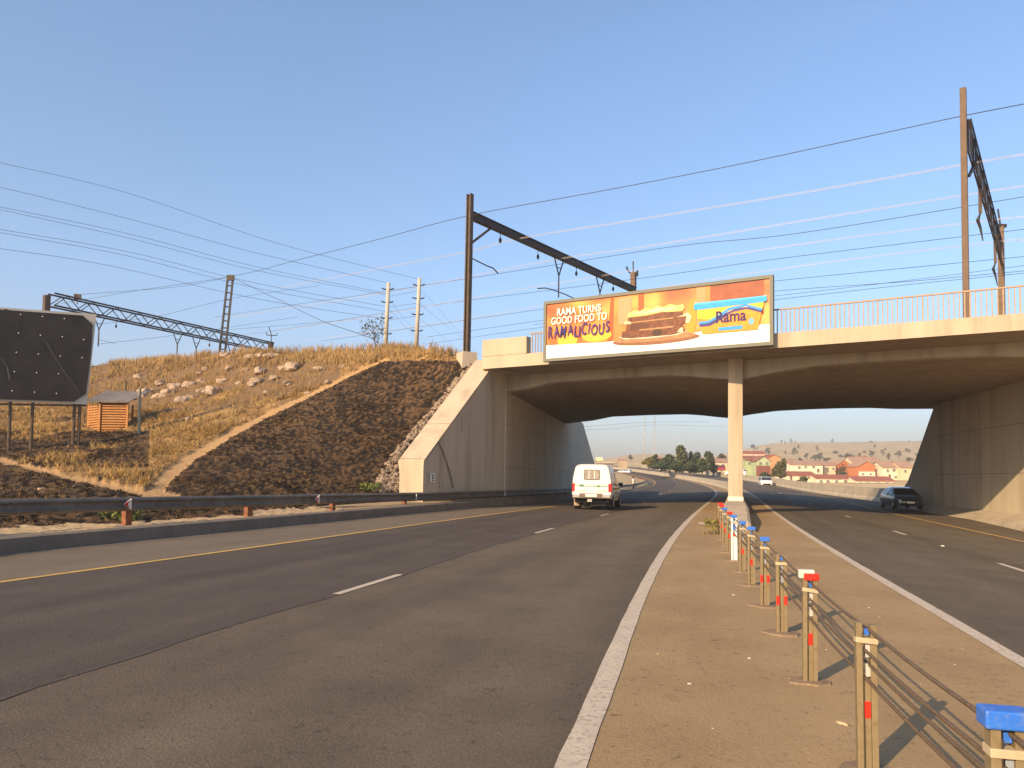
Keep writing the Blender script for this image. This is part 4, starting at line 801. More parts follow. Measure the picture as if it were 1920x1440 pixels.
# ---------------------------------------------------------------- overhead line structures
TD = Vector((.575, .818, 0))     # across the tracks
def lat_beam(m, a, b, wd, ht, n, cross=True, r=.05):
    a, b = Vector(a), Vector(b); d = (b-a).normalized(); x = Vector((d.y, -d.x, 0)).normalized()
    for s in (-1, 1):
        m.beam(a+x*s*wd/2+UPV*ht/2, b+x*s*wd/2+UPV*ht/2, r*1.8, r*2.2); m.beam(a+x*s*wd/2-UPV*ht/2, b+x*s*wd/2-UPV*ht/2, r*1.8, r*2.2)
        for k in range(n):
            p, q = a.lerp(b, k/n)+x*s*wd/2, a.lerp(b, (k+1)/n)+x*s*wd/2
            if cross: m.beam(p+UPV*ht/2*(1 if k % 2 else -1), q-UPV*ht/2*(1 if k % 2 else -1), r, r)
            else: m.beam(p+UPV*ht/2, p-UPV*ht/2, r*2, r*1.5)
def hanger(par, p, L1, nm='hanger'):
    m = MB(); m.tube([p, p-UPV*L1], .02, 5); m.tube([p-UPV*L1, p-UPV*(L1+.12), p-UPV*(L1+.28)], [.05, .09, .05], 8); m.build(nm, 'steel_dark', par)
def dropper(par, p, dirv, w, L1, L2):
    m = MB(); m.beam(p-dirv*w/2, p-UPV*L1, .06, .06); m.beam(p+dirv*w/2, p-UPV*L1, .06, .06); m.beam(p-dirv*w*.22-UPV*L1*.55, p+dirv*w*.22-UPV*L1*.55, .04, .04); m.beam(p-UPV*L1*.95, p-UPV*(L1+L2), .08, .08); m.build('drop_bracket', 'steel_dark', par)
# portal by the wing wall
g2 = thing('catenary_portal', atY(875, 665, 40), 'dark steel catenary portal on a pale footing where the embankment meets the bridge', 'catenary portal')
a, b = atY(875, 665, 40), atY(881.5, 364, 40)
m = MB()
for s in (-.115, .115): m.beam(a+TD.cross(UPV)*s, b+TD.cross(UPV)*s, .07, .26, up=TD)
m.beam(a, b-UPV*.1, .2, .05, up=TD); m.build('mast', 'steel_brown', g2)
m = MB(); m.box(a+UPV*-.35, (.95, .95, .9), .5, taper=.85); m.build('footing', 'conc_light', g2)
ba, bz = atY(884, 404, 40.1), atY(1190, 544, 55.6); m = MB(); m.beam(ba, bz, .22, .34); m.beam(ba+UPV*.17, bz+UPV*.17, .36, .05); m.beam(ba-UPV*.17, bz-UPV*.17, .36, .05); m.build('beam', 'steel_dark', g2)
m = MB(); m.beam(atY(885, 455, 40.1), atY(920, 428, 41.8), .10, .10); m.build('brace', 'steel_brown', g2)
c, d = atY(1188, 566, 55.6), atY(1187.5, 511, 55.6); m = MB(); c.z = 8.0; m.beam(c, d, .36, .3, up=TD); m.build('mast', 'steel_brown2', g2)
m = MB(); m.tube([d, atY(1187, 490, 55.6)], .05, 6); m.tube([atY(1176, 504, 55.6), atY(1180, 511, 55.6), atY(1187, 513, 55.6), atY(1195, 511, 55.6)], .05, 6); m.tube([atY(1175, 500, 55.6), atY(1176, 505, 55.6)], .07, 6); m.tube([atY(1195, 507, 55.6), atY(1195, 518, 55.6)], .08, 6); m.build('insulator', 'steel_dark', g2)
def onbeam(u): t = min(np.linspace(0, 1, 400), key=lambda t: abs(proj(ba.lerp(bz, t))[0]-u)); return ba.lerp(bz, t)
for u, L_ in ((938, .35), (1009, .35), (1081, .35), (1150, .3)): hanger(g2, onbeam(u)-UPV*.17, L_)
for u in (1048, 1125): dropper(g2, onbeam(u)-UPV*.17, (bz-ba).normalized(), 1.1, 1.1, 1.35 if u < 1100 else 1.3)
m = MB(); m.tube([atY(884, 484, 40.1), atY(912, 498, 40.6), atY(925, 503, 40.8), atY(934, 513, 41)], .035, 5); m.build('stay_arm', 'steel_dark', g2)
m = MB(); m.tube([atY(1008, 541, 46), atY(1022, 540, 46.5), atY(1035, 543, 47), atY(1060, 552, 48), atY(1077, 560, 48.6)], .035, 5); m.build('stay_arm', 'steel_dark', g2)
# portal on the right of the bridge
g3 = thing('catenary_portal', atY(1812, 592, 28), 'tall brown catenary portal with a ladder beam rising behind the bridge railing at right', 'catenary portal')
a, b = atY(1812, 600, 28), atY(1812, 166, 28); b.x = a.x+.02; m = MB(); m.beam(a, b, .21, .24, up=TD); m.build('mast', 'steel_brown2', g3, bevel=.02)
ba3, bz3 = atY(1818, 250, 28.1), atY(1879, 478, 45); m = MB(); lat_beam(m, ba3-UPV*.1, bz3, .08, 1.25, 10, False, .032); m.build('beam', 'steel_dark', g3)
m = MB(); m.beam(atY(1817, 330, 28.1), ba3.lerp(bz3, .1)-UPV*.5, .09, .09); m.build('brace', 'steel_dark', g3)
c, d = atY(1879, 600, 45), atY(1876, 425, 45); c.z = 7; m = MB(); m.beam(c, d, .34, .3, up=TD); m.build('mast', 'steel_brown2', g3)
m = MB(); m.tube([d, atY(1871, 392, 45)], .05, 6); m.box(atY(1877, 424, 45), (.5, .3, .18)); m.build('insulator', 'steel_dark', g3)
for t, n_ in ((.22, 1.4), (.68, 1.5)):
    p = ba3.lerp(bz3, t)-UPV*.4+Vector((0, 0, 0)); m = MB(); m.beam(p, p-UPV*n_, .10, .10); m.build('drop_bracket', 'steel_brown2', g3)
    m = MB(); m.tube([p-UPV*n_, p-UPV*(n_+.3)+Vector((-.12, 0, 0)), p-UPV*(n_+.6)+Vector((.05, .1, 0)), p-UPV*(n_+1.15)+Vector((.15, .1, 0))], [.03, .07, .05, .02], 6); m.build('insulator', 'steel_dark', g3)
# lattice portal behind the crest at the left
g1 = thing('catenary_portal', atY(508, 662, 81), 'long dark lattice catenary portal behind the crest, partly hidden by the black billboard', 'catenary portal')
a1, b1 = atY(96, 562, 59.6), atY(508, 652, 81); m = MB(); lat_beam(m, a1, b1, .8, .95, 22, True, .055); m.build('beam', 'steel_dark', g1)
a = atY(88, 554, 59.4); m = MB(); m.beam(Vector((a.x, a.y, 6)), a, .42, .4, up=TD); m.build('mast', 'steel_brown', g1)
a = atY(508, 641, 81.2); m = MB(); m.beam(Vector((a.x, a.y, 6)), a, .42, .4, up=TD); m.build('mast', 'steel_brown', g1)
m = MB(); m.tube([a, atY(509, 628, 81.2), atY(504, 613, 81.2)], .05, 5); m.tube([atY(499, 622, 81.2), atY(500, 628, 81.2), atY(509, 629, 81.2), atY(519, 629, 81.2), atY(520, 624, 81.2)], .05, 5); m.build('insulator', 'steel_dark', g1)
m = MB(); m.beam(atY(487, 653, 80.5), atY(503, 667, 81), .35, .2); m.build('brace', 'steel_brown2', g1)
def onb1(u): t = min(np.linspace(0, 1, 400), key=lambda t: abs(proj(a1.lerp(b1, t))[0]-u)); return a1.lerp(b1, t)-UPV*.5
for u in (187, 334, 369, 434): dropper(g1, onb1(u), (b1-a1).normalized(), 1.0, 1.1, 1.4)
for u in (218, 393, 460): hanger(g1, onb1(u), .4)
m = MB(); p = onb1(145)+UPV*1.2; m.box(p, (.5, .4, .38), .4); m.beam(p-UPV*.2, p-UPV*.6, .06, .06); m.build('lamp_box', 'steel_brown', g1)
# tall lattice mast
tm = thing('lattice_mast', atY(416, 667, 74), 'tall dark lattice mast rising in front of the long lattice portal', 'mast')
a, b = atY(416, 668, 74), atY(432.5, 516, 74); m = MB(); x = Vector((.97, .25, 0))
for s in (-.26, .26): m.beam(a+x*s, b+x*s*.9, .16, .18, up=(0, 1, 0))
m.build('legs', 'steel_dark', tm)
for k in range(1, 12): p = a.lerp(b, k/11.5); m = MB(); m.beam(p-x*.3, p+x*.3, .05, .12); m.build('batten', 'steel_brown', tm)
m = MB(); p = b-UPV*.25; m.box(p, (.66, .3, .5)); m.build('head', 'steel_brown', tm)
# two pale poles on the crest
M['pole_pale'] = mat('pale_steel_pole', (.50, .46, .38), (.38, .35, .28), 1.5, rough=.6)
for u0, v0, u1, v1, lb in ((722, 657, 728.5, 530, 'left of two whitish steel poles on the crest behind the burnt slope'), (780, 652, 786.5, 522, 'right of two whitish steel poles on the crest, taller and nearer the bridge')):
    o = thing('power_pole', atY(u0, v0, 52), lb, 'power pole'); a, b = atY(u0, v0+8, 52), atY(u1, v1, 52); m = MB(); m.tube([a, b], [.15, .125], 10); m.build('shaft', 'pole_pale', o, smooth=True)
    for f in (.28, .5, .72, .9):
        p = a.lerp(b, f)
        for s in (-1, 1): m = MB(); m.tube([p, p+Vector((s*.3, -.1, .03)), p+Vector((s*.42, -.1, .08))], [.03, .05, .03], 6); m.build('insulator', 'steel_dark', o)
# ---------------------------------------------------------------- wires
def wire(pts, r, mt, label, group, name='overhead_wire', cat='wire', twin=0):
    P = [atY(*p) for p in pts]
    if pts[0][0] > 1900: d = (P[0]-P[1]).normalized(); P = [P[0]+d*26]+P
    Q = cr(np.array([tuple(p) for p in P]), 8) if len(P) > 2 else np.array([tuple(p) for p in P]); m = MB(); m.tube(Q, r, 4)
    if twin: m.tube([q+np.array([.0, .0, -twin]) for q in Q], r, 4)
    return tag(m.build(name, mt, None, smooth=True), label, cat, group)
gA = 'overhead wires above the tracks'
wire([(2100,160,24),(1812,216,28),(1700,240,29.3),(1400,305,32.5),(1150,354,35.5),(880,404,40),(720,446,45),(560,487,52),(430,519,60),(250,546,72),(100,572,85)], .016, 'wire', 'highest dark wire, clamped to the top of the right and middle portal masts', gA)
lbw = ['highest of the four pale twin cables crossing behind the portals', 'second highest of the four pale twin cables', 'third highest of the four pale twin cables', 'lowest of the four pale twin cables']
for k, pts in enumerate(([(2100,255,29),(1920,288,30.2),(1826,304,31.5),(1500,361,34.5),(1200,410,39),(970,447,43.5),(880,470,47),(700,505,56),(520,540,70)], [(2100,315,33),(1920,347,34),(1838,360,35),(1500,414,38),(1200,463,43),(1045,485,47.3),(880,518,53),(700,552,63),(400,600,90)],
        [(2100,378,37),(1920,405,38.5),(1855,412,39.5),(1500,457,42.5),(1200,504,48),(1118,518,51.5),(960,545,57),(700,592,73),(520,620,95)], [(2100,432,41),(1920,449,42),(1872,452,43),(1500,498,46),(1195,545,55.5),(1000,575,64),(860,600,74),(560,640,105)])):
    wire(pts, .0095, 'wire_pale', lbw[k], gA, twin=.06, name='twin_cable', cat='cable')
lbt = '%s of the six thin dark contact wires over the bridge right of the billboard'
for nw, pts in enumerate(([(2100,340,33),(1920,369,34),(1500,437,38),(1280,460,41),(1077,491,47),(935,513,51),(800,534,57),(700,550,63),(560,570,75),(400,595,90)], [(2100,410,37),(1920,430,38.5),(1460,485,43),(1280,511,46),(1125,532,52),(1000,548,56),(800,574,66),(560,613,88),(430,632,110)],
        [(1920,481,40),(1452,527,45),(1200,556,51),(1000,582,57),(800,611,68),(600,640,88)], [(1920,508,41),(1700,528,43),(1452,546,47),(1240,570,53),(1000,603,60),(800,632,72)], [(1920,512,43),(1700,534,45),(1452,562,48),(1240,585,54),(1000,616,62),(800,645,75)], [(1920,498,50),(1700,526,52),(1452,555,54),(1240,578,60),(1000,609,70)])):
    wire(pts, .014, 'wire', lbt % ('highest', 'second highest', 'third highest', 'third lowest', 'lowest', 'second lowest')[nw], gA)
gB = 'power lines from the left to the pale poles'; lbp = 'thin power line to the pale poles, %s from the top at the left edge'
for nw, pts in enumerate(([(-60,342,38),(0,351,39),(240,410,43),(480,474,47),(725,530,52)], [(-60,376,38),(0,388,39),(240,438,43),(480,500,47),(724,550,52)], [(-60,381,38.5),(0,393,39.3),(240,446,43),(480,507,47),(724,553,52)], [(-60,419,38),(0,430,39),(240,472,43),(480,531,47),(724,575,52)], [(-60,425,38.5),(0,436,39.4),(240,480,43),(480,540,47),(724,584,52)],
        [(-60,456,38),(0,466,39),(200,497,43),(480,560,47),(722,598,52)], [(-60,293,40),(0,305,41),(240,362,44),(520,456,48),(786,524,52)])): wire(pts, .010, 'wire', lbp % ('second', 'third', 'fourth', 'fifth', 'sixth', 'seventh', 'first')[nw], gB)
gC = 'power lines fanning down right of the pale poles'; lbq = [x+' pale pole' for x in ('thin line sloping down right from the top insulator of the right', 'thin line sloping down right from the middle insulator of the right', 'thin line sloping down right from the low insulator of the right', 'highest short line strung from the left to the right', 'middle short line strung from the left to the right', 'lowest short line strung from the left to the right', 'upper thin line sloping behind the right one from the left', 'lower thin line sloping behind the right one from the left')]
for nw, pts in enumerate(([(788,545,52),(815,570,60),(855,617,75),(905,670,110)], [(788,570,52),(830,605,60),(870,640,80),(900,668,110)], [(788,598,52),(830,632,66),(860,662,90)], [(728,556,52),(786,545,52)], [(728,576,52),(786,568,52)], [(728,600,52),(786,592,52)], [(729,560,52),(760,600,65),(800,640,90)], [(729,580,52),(770,622,65),(800,648,90)])): wire(pts, .009, 'wire', lbq[nw], gC)
wire([(434,520,74),(470,537,72),(520,561,68),(600,600,60),(668,624,55),(700,635,52)], .02, 'wire', 'dark stay wire sagging right from the head of the tall lattice mast', None)
gD = 'wires at the left lattice portal'
for nw, pts in enumerate(([(186,608,62),(300,592,70),(434,560,76),(600,535,85)], [(186,645,62),(330,628,72),(560,594,85)], [(150,552,60),(330,538,70),(430,520,75)], [(175,692,62),(230,697,66)], [(175,686,62),(260,688,68)], [(430,618,76),(650,600,88),(720,590,95)], [(186,637,62),(216,644,64)])): wire(pts, .013, 'wire', ['highest wire crossing in front of the lattice portal from its left dropper', 'wire running from the low end of the left dropper past the tall mast', 'wire from the left end of the lattice portal up to the tall mast head', 'short dark stub of wire low beside the black billboard', 'thin wire just above the grass right of the black billboard', 'faint wire leaving the lattice portal to the right near its far end', 'short hooked wire at the foot of the left dropper'][nw], gD)
# ---------------------------------------------------------------- vehicles
M['glass'] = mat('car_glass', (.02, .025, .03), rough=.08, spec=.8); M['tyre'] = M['black']; M['rim'] = mat('alloy_rim', (.35, .34, .33), rough=.35, metal=.7)
M['white_paint'] = mat('white_car_paint', (.78, .76, .72), (.72, .70, .66), 2, rough=.3, spec=.5, coat=.4)
M['blue_paint'] = mat('dark_blue_car_paint', (.030, .055, .085), (.035, .062, .095), 2, rough=.22, spec=.6, coat=.8)
def carlocal(o, rz): o.rotation_euler = (0, 0, rz)
def cpart(o, m, nm, mt, bevel=0, smooth=False, par=None): q = m.build(nm, mt, None, smooth=smooth, bevel=bevel); q.parent = par or o; return q
def wheel(o, x, y, r=.33, wd=.22):
    w = MB(); s = 1 if x > 0 else -1
    w.tube([(x-s*wd/2, y, r), (x-s*wd*.4, y, r), (x+s*wd*.35, y, r), (x+s*wd/2, y, r)], [r*.9, r, r, r*.93], 22); q = cpart(o, w, 'wheel', 'tyre')
    w = MB(); w.tube([(x+s*(wd/2-.01), y, r), (x+s*(wd/2+.012), y, r)], [r*.64, r*.60], 16); w.tube([(x+s*(wd/2), y, r), (x+s*(wd/2+.03), y, r)], [.07, .06], 8); cpart(o, w, 'rim', 'rim', par=q)
def shell(o, stations, paint, glassrows, nm='body'):
    body, gl = MB(), MB(); rows = []
    for y, wd, z0, zb, wr, zr in stations:
        ring = [(wd*.94, z0), (wd, z0+(zb-z0)*.35), (wd*.99, z0+(zb-z0)*.75), (wd*.955, zb), (wr+.02, zr-.07 if zr-zb > .15 else zr-.01), (wr*.86, zr), (0, zr+.012)]
        rows.append([Vector((x, y, z)) for x, z in ring]+[Vector((-x, y, z)) for x, z in ring[-2::-1]])
    n = len(rows[0])
    for i in range(len(rows)-1):
        for k in range(n-1):
            q = [rows[i][k], rows[i][k+1], rows[i+1][k+1], rows[i+1][k]]; side = k in (3, n-5)
            fl = glassrows[i]
            if fl == 's' and side or fl == 'a' and 3 <= k <= n-5:
                c = sum(q, Vector())/4; sh = .93 if side else .97; body.add(q, [(0, 1, 2, 3)]); nrm = (q[1]-q[0]).cross(q[3]-q[0]); nrm.normalize()
                if nrm.dot(c-Vector((0, c.y, .8))) < 0: nrm = -nrm
                gl.add([c+(p-c)*sh+nrm*.012 for p in q], [(0, 1, 2, 3)])
            else: body.add(q, [(0, 1, 2, 3)])
    body.add(rows[0], [tuple(range(n))]); body.add(rows[-1], [tuple(range(n))[::-1]])
    b = cpart(o, body, nm, paint); 
    import bmesh
    bm = bmesh.new(); bm.from_mesh(b.data); bmesh.ops.remove_doubles(bm, verts=bm.verts, dist=.002); bmesh.ops.recalc_face_normals(bm, faces=bm.faces); bm.to_mesh(b.data); bm.free()
    b.data.polygons.foreach_set('use_smooth', [True]*len(b.data.polygons)); em = b.modifiers.new('bevel', 'BEVEL'); em.width = .025; em.segments = 2; em.limit_method = 'ANGLE'
    if gl.v: cpart(o, gl, 'windows', 'glass')
# police pickup
pc = Vector(atY(1109, 957, 33.8)); tr = thing('pickup_truck', pc, 'white pickup with a white canopy and green stripe driving away towards the bridge', 'pickup'); carlocal(tr, -math.atan(.235))
shell(tr, [(0, .84, .52, 1.12, .80, 1.12), (.06, .87, .50, 1.15, .84, 1.15), (1.75, .87, .45, 1.13, .84, 1.13), (1.80, .87, .40, 1.10, .72, 1.70), (2.0, .87, .38, 1.10, .70, 1.76), (3.0, .87, .38, 1.08, .68, 1.75), (3.25, .87, .38, 1.06, .66, 1.68), (3.95, .86, .38, 1.03, .76, 1.06), (4.7, .84, .42, .98, .74, 1.0), (5.0, .74, .45, .85, .62, .86)],
      'white_paint', ['', '', '', '', 's', 's', 'a', '', '', ''])
m = MB(); rows = []
for y, s in ((.03, 0), (.10, .0), (.22, .03), (1.72, .03)):
    ring = [(.855, 1.13), (.85, 1.30), (.80, 1.60), (.735, 1.86), (.66, 1.95), (.50, 1.985), (0, 1.99)]
    q = 1 if y > .05 else .97
    rows.append([(x*q, y, z*(q if z > 1.3 else 1)+s) for x, z in ring]+[(-x*q, y, z*(q if z > 1.3 else 1)+s) for x, z in ring[-2::-1]])
m.loft(rows, cap=True); cpart(tr, m, 'canopy', 'white_paint', bevel=.02, smooth=False)
def rr(cx, cz, hw, hz, r, y, n=5): 
    P = []
    for sx, sz, a0 in ((1, 1, 0), (-1, 1, 90), (-1, -1, 180), (1, -1, 270)):
        for k in range(n): a = math.radians(a0+90*k/(n-1)); P.append((cx+sx*(hw-r)+r*math.cos(a), y, cz+sz*(hz-r)+r*math.sin(a)))
    return P
m = MB(); m.prism(rr(0, 1.55, .355, .225, .07, .028), (0, -.012, 0)); gfr = cpart(tr, m, 'rear_window', flat('window_rubber', (.10, .09, .08)))
m = MB(); m.prism(rr(0, 1.55, .325, .195, .06, .014), (0, -.006, 0)); cpart(tr, m, 'pane', mat('grey_pane', (.36, .32, .26), (.24, .21, .17), 3, rough=.3), par=gfr)
for x in (-.12, .12): m = MB(); m.box((x, .0, 1.55), (.045, .02, .37)); cpart(tr, m, 'window_bar', 'whitep', par=gfr)
for x, w_ in ((-.80, .10), (.80, .14)):
    m = MB(); m.box((x, .0, .99), (w_, .08, .36)); cpart(tr, m, 'tail_light', mat('tail_lamp', (.62, .02, .02), rough=.25) if x < 0 else bpy.data.materials['tail_lamp'], bevel=.02)
m = MB(); m.box((0, -.003, 1.05), (1.46, .01, .028)); m.add([(-.56, -.012, 1.03), (-.34, -.012, 1.03), (-.36, -.012, 1.10), (-.47, -.012, 1.14), (-.53, -.012, 1.08)], [(0, 1, 2, 3, 4)]); m.box((.30, -.006, 1.05), (.09, .012, .08)); cpart(tr, m, 'stripe', flat('green_stripe', (.03, .22, .10)))
for x in (-.47, .45): m = MB(); m.box((x, -.003, .84), (.46, .01, .055)); cpart(tr, m, 'marking_band', mat('faded_yellow_band', (.72, .52, .18), (.85, .75, .5), 30))
m = MB(); m.box((0, -.06, .62), (1.66, .14, .16)); cpart(tr, m, 'bumper', mat('chrome', (.62, .58, .52), rough=.18, metal=.7), bevel=.03)
m = MB(); m.box((-.02, -.11, .645), (1.0, .06, .19)); cpart(tr, m, 'step', flat('bumper_insert', (.16, .12, .09)))
m = MB(); m.box((-.0, -.15, .65), (.50, .02, .115)); cpart(tr, m, 'number_plate', flat('plate_cream', (.80, .76, .64)))
m = MB(); m.box((0, 2.2, .42), (1.5, 4.2, .16)); m.box((0, .3, .45), (1.3, .4, .2)); cpart(tr, m, 'chassis', 'black')
m = MB(); m.box((-.08, .0, .43), (.2, .1, .12)); cpart(tr, m, 'tow_bar', 'galv')
for x in (-.70, .70): m = MB(); m.box((x, .35, .36), (.25, .02, .34)); cpart(tr, m, 'mud_flap', flat('mud_flap_tan', (.36, .26, .15)) if x < 0 else 'black')
for x in (-.74, .74): wheel(tr, x, .95, .35, .24); wheel(tr, x, 4.1, .35, .24)
for x in (-1, 1): m = MB(); m.box((x*.98, 3.05, 1.13), (.20, .09, .15)); cpart(tr, m, 'mirror', 'black', bevel=.02)
m = MB(); m.box((.878, 2.05, .93), (.006, 3.2, .09)); cpart(tr, m, 'side_stripe', flat('side_stripe_tan', (.42, .32, .12)))
# dark blue hatchback coming towards us
S = .86
bc = Vector(atY(1672, 951.5, 45.2)); bl = thing('hatchback', bc, 'dark blue hatchback facing us in the bridge shadow beside the right abutment', 'car'); carlocal(bl, math.pi-math.atan(.20)); bl.scale = (S*.97, S, S*.98)
shell(bl, [(0, .60, .35, .80, .52, .82), (.10, .76, .25, .86, .66, .88), (.35, .84, .20, .92, .70, .95), (.75, .87, .18, .95, .60, 1.32), (1.2, .88, .17, .95, .62, 1.42), (2.3, .88, .17, .93, .62, 1.43), (2.75, .88, .17, .91, .62, 1.33), (3.3, .88, .17, .90, .74, .94), (3.95, .85, .18, .80, .72, .82), (4.15, .74, .22, .68, .62, .70), (4.22, .60, .25, .6, .5, .61)],
      'blue_paint', ['', '', 'a', 's', 's', 's', 'a', '', '', ''])
m = MB(); m.box((0, 4.19, .60), (.95, .08, .10)); cpart(bl, m, 'grille', 'black'); m = MB(); m.box((0, 4.20, .34), (1.25, .08, .16)); cpart(bl, m, 'air_intake', 'black')
m = MB(); m.box((0, 4.235, .46), (.44, .02, .10)); cpart(bl, m, 'number_plate', flat('plate_cream', (.80, .76, .64)))
for x in (-.62, .62): m = MB(); m.box((x, 4.08, .62), (.24, .16, .13), .25*(-1 if x > 0 else 1)); cpart(bl, m, 'headlight', mat('headlamp', (.5, .5, .48), rough=.1) if x < 0 else bpy.data.materials['headlamp'], bevel=.03)
for x in (-.77, .77): wheel(bl, x, .75, .31, .2); wheel(bl, x, 3.42, .31, .2)
for x in (-1, 1): m = MB(); m.box((x*.96, 2.65, .96), (.18, .1, .12)); cpart(bl, m, 'mirror', 'blue_paint', bevel=.02)
def suv(pos, rz, label, paint='white_paint', front=True, sc=1.):
    o = thing('car', pos, label, 'car'); carlocal(o, rz); o.scale = (sc, sc, sc)
    shell(o, [(0, .80, .32, .95, .72, 1.0), (.15, .86, .25, 1.0, .68, 1.38), (.5, .88, .22, 1.0, .68, 1.5), (2.3, .88, .22, .98, .66, 1.5), (2.75, .88, .22, .96, .66, 1.42), (3.35, .87, .22, .94, .74, .98), (4.0, .83, .25, .82, .70, .84), (4.15, .72, .3, .7, .6, .72)], paint, ['a', 's', 's', 's', 'a', '', ''])
    for x in (-.76, .76): wheel(o, x, .8); wheel(o, x, 3.4)
    for x in (-.6, .6): m = MB(); m.box((x, 4.05 if front else .0, .66 if front else .8), (.22, .1, .12)); cpart(o, m, 'headlight' if front else 'tail_light', 'galv' if front else 'red')
    m = MB(); m.box((0, 4.12, .40), (1.1, .1, .2)); cpart(o, m, 'grille', 'black'); return o
suv(atY(1432.5, 912.5, 118), math.pi-.22, 'white car approaching on the right carriageway just right of the bridge column')
suv(atY(1183, 889, 235), math.pi/2-.55, 'small white car far off on the left bend beyond the pickup', sc=1.0)
suv(atY(1400, 893.5, 168), 1.2, 'parked white car behind the outer wall below the green house', sc=1.1)
suv(atY(1360, 884, 190), 1.4, 'tiny dark red car beyond the outer wall left of the column', paint=flat('dark_red_paint', (.35, .03, .03), .3))
# ---------------------------------------------------------------- concrete barriers beyond the bridge
def barrier(name, line, y0, y1, d, hf, label, step=3.0, z0=0):
    o = thing(name, line.at(y0), label, 'barrier'); m = MB(); rows = []
    for y in np.arange(y0, y1, step):
        e0 = edge(line, d).at(y); s = line.sl(y); nrm = Vector((1, -s, 0)).normalized(); h = hf(y)
        rows.append([e0-nrm*.22+UPV*(z0-.3), e0-nrm*.20+UPV*(z0+.1), e0-nrm*.10+UPV*(z0+.3), e0-nrm*.08+UPV*(z0+h), e0+nrm*.08+UPV*(z0+h), e0+nrm*.10+UPV*(z0+.3), e0+nrm*.20+UPV*(z0-.3)])
    m.loft(rows, cap=True); q = m.build('wall', 'conc_barrier', o); return o
barrier('median_barrier', WL, 54, 300, 1.5, lambda y: .80+.0*y, 'low cream concrete wall between the carriageways beyond the column')
barrier('outer_barrier', RE, 48, 300, .35, lambda y: 1.05, 'long cream concrete wall curving along the outer edge of the right carriageway')
# ---------------------------------------------------------------- person behind the guardrail
def person():
    p = atY(1187, 921, 92); o = tag(bpy.data.objects.new('person', bpy.data.meshes.new('person')), 'person in a pale shirt walking behind the guardrail on the inner bend', 'person'); COL.objects.link(o); o.location = p; o.rotation_euler = (0, 0, .5)
    V = [(0,0,.92,.13,.10),(0,0,1.15,.13,.10),(0,0.0,1.38,.16,.11),(0,-.01,1.48,.055,.055),(0,-.02,1.60,.09,.10),(0,-.02,1.68,.08,.09),
         (-.19,0,1.38,.055,.055),(-.25,.05,1.12,.042,.042),(-.22,-.10,.92,.034,.034),(.19,0,1.38,.055,.055),(.26,-.02,1.12,.042,.042),(.24,-.12,.93,.034,.034),
         (-.09,0,.88,.085,.085),(-.11,-.10,.48,.06,.06),(-.10,.02,.08,.04,.04),(-.10,-.1,.04,.04,.03),(.09,0,.88,.085,.085),(.10,.08,.48,.06,.06),(.10,.22,.10,.04,.04),(.10,.12,.04,.04,.03)]
    E = [(0,1),(1,2),(2,3),(3,4),(4,5),(2,6),(6,7),(7,8),(2,9),(9,10),(10,11),(0,12),(12,13),(13,14),(14,15),(0,16),(16,17),(17,18),(18,19)]
    me = o.data; me.from_pydata([v[:3] for v in V], E, []); sk = o.modifiers.new('skin', 'SKIN'); 
    bm_ = me.skin_vertices[0] if me.skin_vertices else None
    if bm_ is None:
        import bmesh
        b = bmesh.new(); b.from_mesh(me); ly = b.verts.layers.skin.verify(); b.verts.ensure_lookup_table()
        for k, v in enumerate(V): b.verts[k][ly].radius = (v[3], v[4]); b.verts[k][ly].use_root = (k == 0)
        b.to_mesh(me); b.free()
    else:
        for k, v in enumerate(V): me.skin_vertices[0].data[k].radius = (v[3], v[4])
        me.skin_vertices[0].data[0].use_root = True
    sb = o.modifiers.new('sub', 'SUBSURF'); sb.levels = 2; sb.render_levels = 2
    me.materials.append(flat('skin_brown', (.09, .045, .025)))
    m = MB(); m.loft([[(math.cos(a)*r*1.15, math.sin(a)*r*.85, z) for a in np.linspace(0, 6.283, 13)[:-1]] for z, r in ((.88, .19), (1.1, .175), (1.3, .20), (1.42, .19), (1.47, .09))], close=True); q = m.build('shirt', flat('pale_shirt', (.70, .60, .50)), None, smooth=True); q.parent = o
    m = MB()
    for s, ky, fy in ((-.1, -.10, .02), (.1, .08, .22)): m.tube([(s*.9, 0, .95), (s, ky, .50), (s, fy, .14)], [.115, .085, .07], 10)
    q = m.build('trousers', flat('dark_trousers', (.05, .04, .045)), None, smooth=True); q.parent = o
    m = MB(); m.tube([(0, -.015, 1.63), (0, -.01, 1.70), (0, -.01, 1.735)], [.10, .10, .05], 10); q = m.build('hair', 'black', None, smooth=True); q.parent = o
person()
